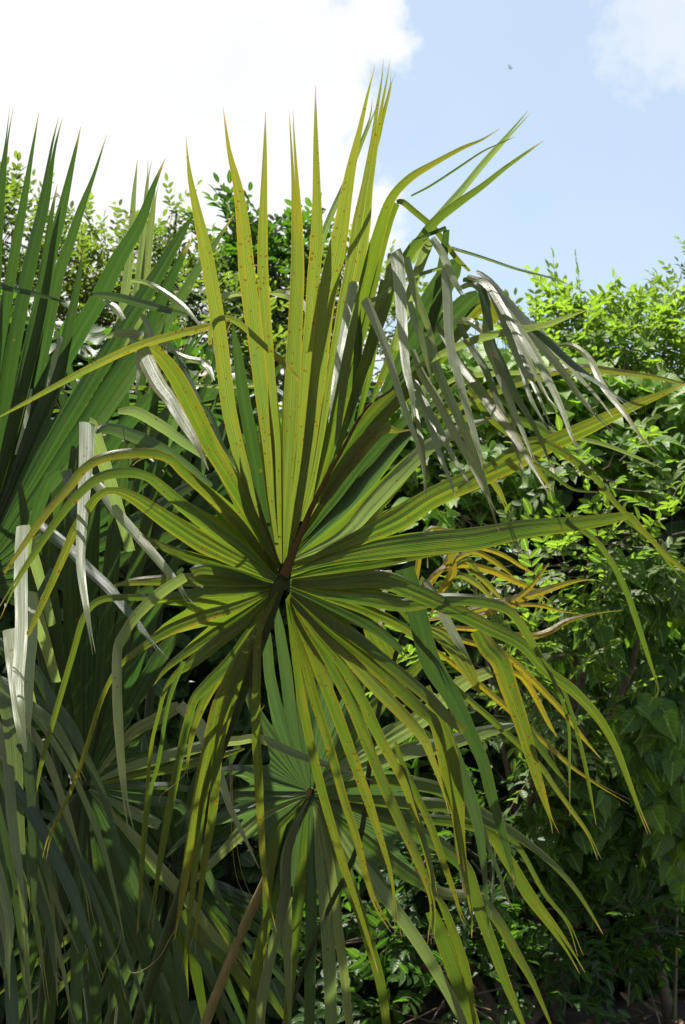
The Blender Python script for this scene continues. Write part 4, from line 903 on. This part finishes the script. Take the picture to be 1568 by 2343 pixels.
def clump_plant(name, label, cat, base, clumps, seed, kind, mat, size, per, pairs=4, young=.4, group=None, length=.22, trunk_r=.03, shell=.45, crown='crown', single=False):
    """trunk and limbs from base to every clump (x, y, z, rx, ry, rz); sprigs mostly in the outer shell"""
    r = random.Random(seed); o = empty(name, base); tag(o, label, cat, group)
    L = Leaves(); st = []
    for ci, c in enumerate(clumps):
        cx, cy, cz, rx, ry, rz = c; yg = young
        n = int(per * (rx * ry + ry * rz + rx * rz) / 3)
        b = np.array(base, float); e = np.array((cx, cy, cz))
        m1_ = b + (e - b) * .45 + np.array((r.uniform(-.12, .12), r.uniform(-.1, .1), .15)); m2_ = b + (e - b) * .75 + .08 * rvec(r)
        st.append(([b, m1_, m2_, e], [trunk_r, trunk_r * .7, trunk_r * .45, trunk_r * .2]))
        for k in range(n):
            v = rvec(r); v /= np.linalg.norm(v)
            if v[1] > .5 and r.random() < .6: v[1] = -v[1]
            q = shell + (1 - shell) * r.random() ** .6
            wob = 1 + .25 * mnoise.noise(Vector(v * 2.2 + ci * 3.1))
            p = e + v * np.array((rx, ry, rz)) * q * wob
            if p[2] < 0.03: continue
            top = .5 + .5 * v[2]
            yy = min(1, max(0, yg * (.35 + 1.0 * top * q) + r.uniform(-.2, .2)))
            if k % 6 == 0: st.append(([e + (p - e) * .25, e + (p - e) * .6 + .03 * rvec(r), p], .005))
            if single:
                L.leaf(p, v * .4 + np.array((0, -.35, -.55)) + .4 * rvec(r), np.array((0, -.75, .6)) + v * .35 + .35 * rvec(r), size * r.uniform(.6, 1.25), yy)
            else:
                sprig(L, r, p, v * .8 + np.array((0, -.15, .25)), length * r.uniform(.7, 1.3), size, pairs, yy, st if k % 3 == 0 else None)
    L.build(crown, kind, mat, o, base)
    stems_mesh('trunk', st, BARK, o, base, 5)
    return o

def at(x, y, d): return tuple(unproj(x, y, d))
def cl(x, y, d, rx, ry, rz): return (*at(x, y, d), rx, ry, rz)
def foot(x, d): p = unproj(x, 1171, d); return (p[0], p[1], 0.0)

# trees whose tops show behind the left palm
gT = 'light green trees behind the palms'
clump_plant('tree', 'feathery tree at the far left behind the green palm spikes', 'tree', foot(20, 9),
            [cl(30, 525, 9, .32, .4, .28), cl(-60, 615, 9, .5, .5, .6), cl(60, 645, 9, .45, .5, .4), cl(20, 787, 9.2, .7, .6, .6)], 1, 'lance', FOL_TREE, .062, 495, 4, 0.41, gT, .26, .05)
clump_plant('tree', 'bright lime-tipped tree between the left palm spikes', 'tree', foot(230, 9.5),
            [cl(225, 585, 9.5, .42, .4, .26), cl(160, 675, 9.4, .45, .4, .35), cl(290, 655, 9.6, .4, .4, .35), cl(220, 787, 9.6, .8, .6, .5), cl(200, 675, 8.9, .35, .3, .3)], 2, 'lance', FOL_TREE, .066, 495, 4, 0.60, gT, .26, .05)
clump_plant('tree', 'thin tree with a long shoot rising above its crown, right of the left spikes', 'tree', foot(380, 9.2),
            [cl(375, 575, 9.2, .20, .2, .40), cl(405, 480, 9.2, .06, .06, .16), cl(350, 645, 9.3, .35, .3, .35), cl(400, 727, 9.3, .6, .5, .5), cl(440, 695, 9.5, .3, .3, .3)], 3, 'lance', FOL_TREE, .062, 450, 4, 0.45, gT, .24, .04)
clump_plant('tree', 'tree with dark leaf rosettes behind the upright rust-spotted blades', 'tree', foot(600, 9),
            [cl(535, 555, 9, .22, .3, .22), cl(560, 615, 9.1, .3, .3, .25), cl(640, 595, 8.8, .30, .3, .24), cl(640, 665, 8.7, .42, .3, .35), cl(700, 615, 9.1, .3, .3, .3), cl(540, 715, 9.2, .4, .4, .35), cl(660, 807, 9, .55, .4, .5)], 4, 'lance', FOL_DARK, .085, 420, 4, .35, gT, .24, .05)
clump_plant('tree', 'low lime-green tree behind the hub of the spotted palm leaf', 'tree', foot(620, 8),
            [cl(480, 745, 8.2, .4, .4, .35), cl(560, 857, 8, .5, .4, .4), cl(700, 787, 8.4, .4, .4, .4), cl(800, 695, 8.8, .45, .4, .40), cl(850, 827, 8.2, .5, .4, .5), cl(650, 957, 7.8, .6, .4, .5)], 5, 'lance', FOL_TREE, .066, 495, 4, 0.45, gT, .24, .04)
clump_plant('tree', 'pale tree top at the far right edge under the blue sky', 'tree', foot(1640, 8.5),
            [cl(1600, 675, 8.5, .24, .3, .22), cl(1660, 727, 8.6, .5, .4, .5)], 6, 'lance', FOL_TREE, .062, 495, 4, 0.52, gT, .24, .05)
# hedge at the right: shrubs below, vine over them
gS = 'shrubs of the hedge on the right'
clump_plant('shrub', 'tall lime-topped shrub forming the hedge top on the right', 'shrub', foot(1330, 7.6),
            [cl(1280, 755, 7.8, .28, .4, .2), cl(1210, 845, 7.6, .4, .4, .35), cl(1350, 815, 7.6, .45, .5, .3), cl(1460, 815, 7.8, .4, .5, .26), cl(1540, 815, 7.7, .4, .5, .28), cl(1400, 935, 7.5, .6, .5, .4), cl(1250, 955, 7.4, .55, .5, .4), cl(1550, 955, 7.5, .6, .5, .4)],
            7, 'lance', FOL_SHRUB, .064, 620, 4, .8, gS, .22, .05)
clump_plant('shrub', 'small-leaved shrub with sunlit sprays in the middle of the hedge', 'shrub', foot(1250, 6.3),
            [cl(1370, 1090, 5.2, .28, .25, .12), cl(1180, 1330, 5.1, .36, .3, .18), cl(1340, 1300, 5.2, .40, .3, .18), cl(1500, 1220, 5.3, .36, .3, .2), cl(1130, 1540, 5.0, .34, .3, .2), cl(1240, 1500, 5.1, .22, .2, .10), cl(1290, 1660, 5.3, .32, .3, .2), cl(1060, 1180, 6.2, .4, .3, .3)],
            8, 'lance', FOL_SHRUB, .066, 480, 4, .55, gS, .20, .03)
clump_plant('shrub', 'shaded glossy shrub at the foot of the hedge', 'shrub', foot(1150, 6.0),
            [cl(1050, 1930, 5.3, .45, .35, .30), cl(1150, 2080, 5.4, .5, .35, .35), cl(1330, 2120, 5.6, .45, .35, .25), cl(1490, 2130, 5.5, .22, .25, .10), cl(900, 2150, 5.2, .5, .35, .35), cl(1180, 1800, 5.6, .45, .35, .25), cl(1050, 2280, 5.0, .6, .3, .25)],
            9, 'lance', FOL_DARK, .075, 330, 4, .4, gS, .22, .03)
# dense dark bushes that close the view behind the palms
gB = 'shaded bushes behind the palm stalks'
clump_plant('bush', 'deeply shaded bush behind the left palm', 'bush', foot(200, 6.2),
            [cl(0, 1300, 6.6, .8, .5, .7), cl(350, 1200, 6.8, .8, .5, .7), cl(150, 1700, 6.3, .9, .5, .7), cl(150, 2100, 6.0, .9, .5, .6), cl(300, 950, 7.2, .8, .5, .5), cl(30, 900, 7.6, .7, .5, .6)], 10, 'round', FOL_DARK, .13, 2600, young=.3, group=gB, single=True)
clump_plant('bush', 'deeply shaded bush behind the tan palm stalk', 'bush', foot(750, 6.4),
            [cl(650, 1200, 6.8, .7, .5, .6), cl(600, 1600, 6.6, .8, .5, .6), cl(850, 1500, 6.6, .8, .5, .6), cl(650, 2000, 6.3, .8, .5, .6), cl(900, 1950, 6.3, .8, .5, .6), cl(500, 2250, 6.0, .8, .5, .5), cl(850, 1080, 7.0, .7, .5, .5)], 11, 'round', FOL_DARK, .13, 2600, young=.3, group=gB, single=True)
clump_plant('bush', 'dark bush filling the shadow inside the right hedge', 'bush', foot(1350, 7.2),
            [cl(1150, 1250, 7.2, .9, .5, .8), cl(1500, 1250, 7.2, .9, .5, .8), cl(1640, 1200, 8.8, .8, .5, .7), cl(1350, 1080, 8.8, .8, .4, .5), cl(1300, 1700, 6.9, .9, .5, .8), cl(1600, 1700, 6.9, .9, .5, .8), cl(1200, 2100, 6.7, .8, .5, .5), cl(1550, 2080, 6.9, .8, .5, .5)], 12, 'round', FOL_DARK, .13, 2600, young=.3, group=gB, single=True)

# heart-leaved vine that hangs over the hedge
def vine(label, base, spots, seed, lo, hi, hang, up=.7, outw=.3):
    r = random.Random(seed); o = empty('vine', base); tag(o, label, 'vine', 'heart-leaved vines on the hedge'); L = Leaves(); st = []
    for (x, y, d, rx, ry, n, yg) in spots:
        for k in range(n):
            a = r.random() * 6.283; q = r.random() ** .5
            px, py = x + rx * q * math.cos(a), y + ry * q * math.sin(a)
            bump = .22 * mnoise.noise(Vector((px * .012, py * .012, seed * 1.7)))
            p = unproj(px, py, d + bump + r.uniform(0, .28))
            if p[2] < .04: continue
            dn = np.array((r.gauss(0, .5), -outw + r.gauss(0, .2), -hang + r.gauss(0, .12))) + .12 * rvec(r)
            nn_ = np.array((r.gauss(0, .55), -.75, up + r.gauss(0, .25)))
            L.leaf(p, dn, nn_, r.uniform(lo, hi), min(1, max(0, yg + r.uniform(-.25, .25))))
            if k % 4 == 0:
                q0 = p + np.array((r.uniform(-.03, .03), .05, .04)); st.append(([p, q0], .0018))
            if k % 14 == 0:
                e = p + np.array((r.uniform(-.1, .1), .12, r.uniform(.15, .4))); st.append(([p - np.array((0, -.03, .12)), p + np.array((0, .03, 0)), e], .0025))
    b = np.array(base); t0 = unproj(spots[0][0], spots[0][1], spots[0][2] + .25)
    st.append(([b, b + (t0 - b) * .5 + np.array((.1, .05, 0)), t0], [.012, .009, .005]))
    L.build('foliage', 'heart', FOL_VINE, o, base); stems_mesh('stem', st, TWIG, o, base, 5)
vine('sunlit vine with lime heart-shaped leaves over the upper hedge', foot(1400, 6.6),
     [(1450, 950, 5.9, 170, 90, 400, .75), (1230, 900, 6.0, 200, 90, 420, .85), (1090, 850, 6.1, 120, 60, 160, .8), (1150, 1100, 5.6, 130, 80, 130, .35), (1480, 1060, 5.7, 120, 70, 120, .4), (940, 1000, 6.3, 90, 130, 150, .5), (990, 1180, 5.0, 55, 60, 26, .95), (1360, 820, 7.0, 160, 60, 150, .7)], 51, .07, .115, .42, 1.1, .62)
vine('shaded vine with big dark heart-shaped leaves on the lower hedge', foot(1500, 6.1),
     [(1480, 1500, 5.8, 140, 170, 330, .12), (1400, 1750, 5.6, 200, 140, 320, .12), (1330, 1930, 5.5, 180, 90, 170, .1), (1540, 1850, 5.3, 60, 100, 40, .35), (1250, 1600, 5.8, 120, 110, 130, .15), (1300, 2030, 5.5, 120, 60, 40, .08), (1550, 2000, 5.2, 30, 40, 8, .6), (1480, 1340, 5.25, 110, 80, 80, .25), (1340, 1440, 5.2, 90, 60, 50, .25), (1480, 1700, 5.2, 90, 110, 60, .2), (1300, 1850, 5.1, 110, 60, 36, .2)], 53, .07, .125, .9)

# slender trunk at the lower right
base = foot(1545, 5.9)
tr = empty('tree', base); tag(tr, 'slender bare-stemmed tree at the lower right under the vine', 'tree')
P = [at(1552, 2420, 5.9), at(1534, 2330, 5.9), at(1511, 2226, 5.92), at(1491, 2091, 5.95), at(1468, 1975, 6.0), at(1440, 1850, 6.1), at(1440, 1650, 6.3)]
V, Fc = tube(P, [.034, .030, .026, .024, .022, .020, .014], 9); mesh_obj('trunk', V, Fc, BARK, tr, base)
stems_mesh('branch', [([at(1495, 2110, 5.95), at(1540, 2050, 5.8), at(1590, 2010, 5.7)], .009), ([at(1468, 1975, 6.0), at(1410, 1900, 5.9), at(1380, 1820, 5.9)], .008),
                      ([at(1440, 2130, 5.6), at(1480, 2240, 5.6), at(1510, 2342, 5.6)], .005)], BARK, tr, base, 6)
r = random.Random(77); L = Leaves()
for k in range(70):
    a = rvec(r) * np.array((.25, .15, .22)); p = np.array(at(1450, 1700, 6.1)) + a
    sprig(L, r, p, (a[0], -.4, .3), .2, .07, 4, .25)
L.build('crown', 'lance', FOL_DARK, tr, base)

# dry leaves on the ground under the hedge
r = random.Random(5); L = Leaves()
for k in range(1400):
    p = np.array((r.uniform(-2.5, 3.0), r.uniform(3.5, 7.2), .05 + r.uniform(0, .03)))
    L.leaf(p, (r.gauss(0, 1), r.gauss(0, 1), r.gauss(0, .2)), (r.gauss(0, .4), r.gauss(0, .4), 1), r.uniform(.05, .11), r.random())
DRY = foliage_material('dry_leaves', (0.10, 0.07, 0.04), (0.22, 0.15, 0.085), .7, .15, (1.2, 1, .7))
tag(L.build('leaf_litter', 'lance', DRY, None, (0, 0, 0)), 'dry brown leaves lying on the soil', None, kind='stuff')

# the bird high in the sky
bm, _ = new_mat('bird_feathers_hazed')
pn = bm.node_tree.nodes.new('ShaderNodeBsdfPrincipled'); nb = bm.node_tree.nodes.new('ShaderNodeTexNoise'); nb.inputs['Scale'].default_value = 12
bm.node_tree.links.new(ramp(bm.node_tree, nb.outputs[0], [(.3, (.72, .76, .82)), (.7, (.8, .84, .88))]), pn.inputs['Base Color']); pn.inputs['Roughness'].default_value = .8  # pale greys put distance haze into the feather colour
ob = bm.node_tree.nodes.new('ShaderNodeOutputMaterial'); bm.node_tree.links.new(pn.outputs[0], ob.inputs[0])
bc_ = np.array(at(1168, 155, 60)); V = []; Fc = []
for i, t in enumerate(np.linspace(-1, 1, 9)):                       # body, nose to tail, along x
    rad = .038 * (1 - abs(t) ** 2.2) + .004
    for k in range(8): V.append(bc_ + np.array((t * .13, rad * math.cos(k * .7854), rad * math.sin(k * .7854))))
for i in range(8):
    for k in range(8): Fc.append((i * 8 + k, i * 8 + (k + 1) % 8, i * 8 + 8 + (k + 1) % 8, i * 8 + 8 + k))
for sg in (-1, 1):                                                    # wings, raised a little
    o = len(V)
    for t in np.linspace(0, 1, 6):
        ch = .055 * (1 - .75 * t); z = .02 + .015 * math.sin(t * 2.2)
        for dx, dz in ((-ch, 0), (0, .008), (ch, 0), (0, -.004)): V.append(bc_ + np.array((sg * .10 * t + dx - .05 * t, sg * .27 * t, z + dz)))
    for i in range(5):
        for k in range(4): Fc.append((o + i * 4 + k, o + i * 4 + (k + 1) % 4, o + i * 4 + 4 + (k + 1) % 4, o + i * 4 + 4 + k))
tag(mesh_obj('bird', V, Fc, bm, None, bc_), 'small dark bird flying high in the blue sky', 'bird')
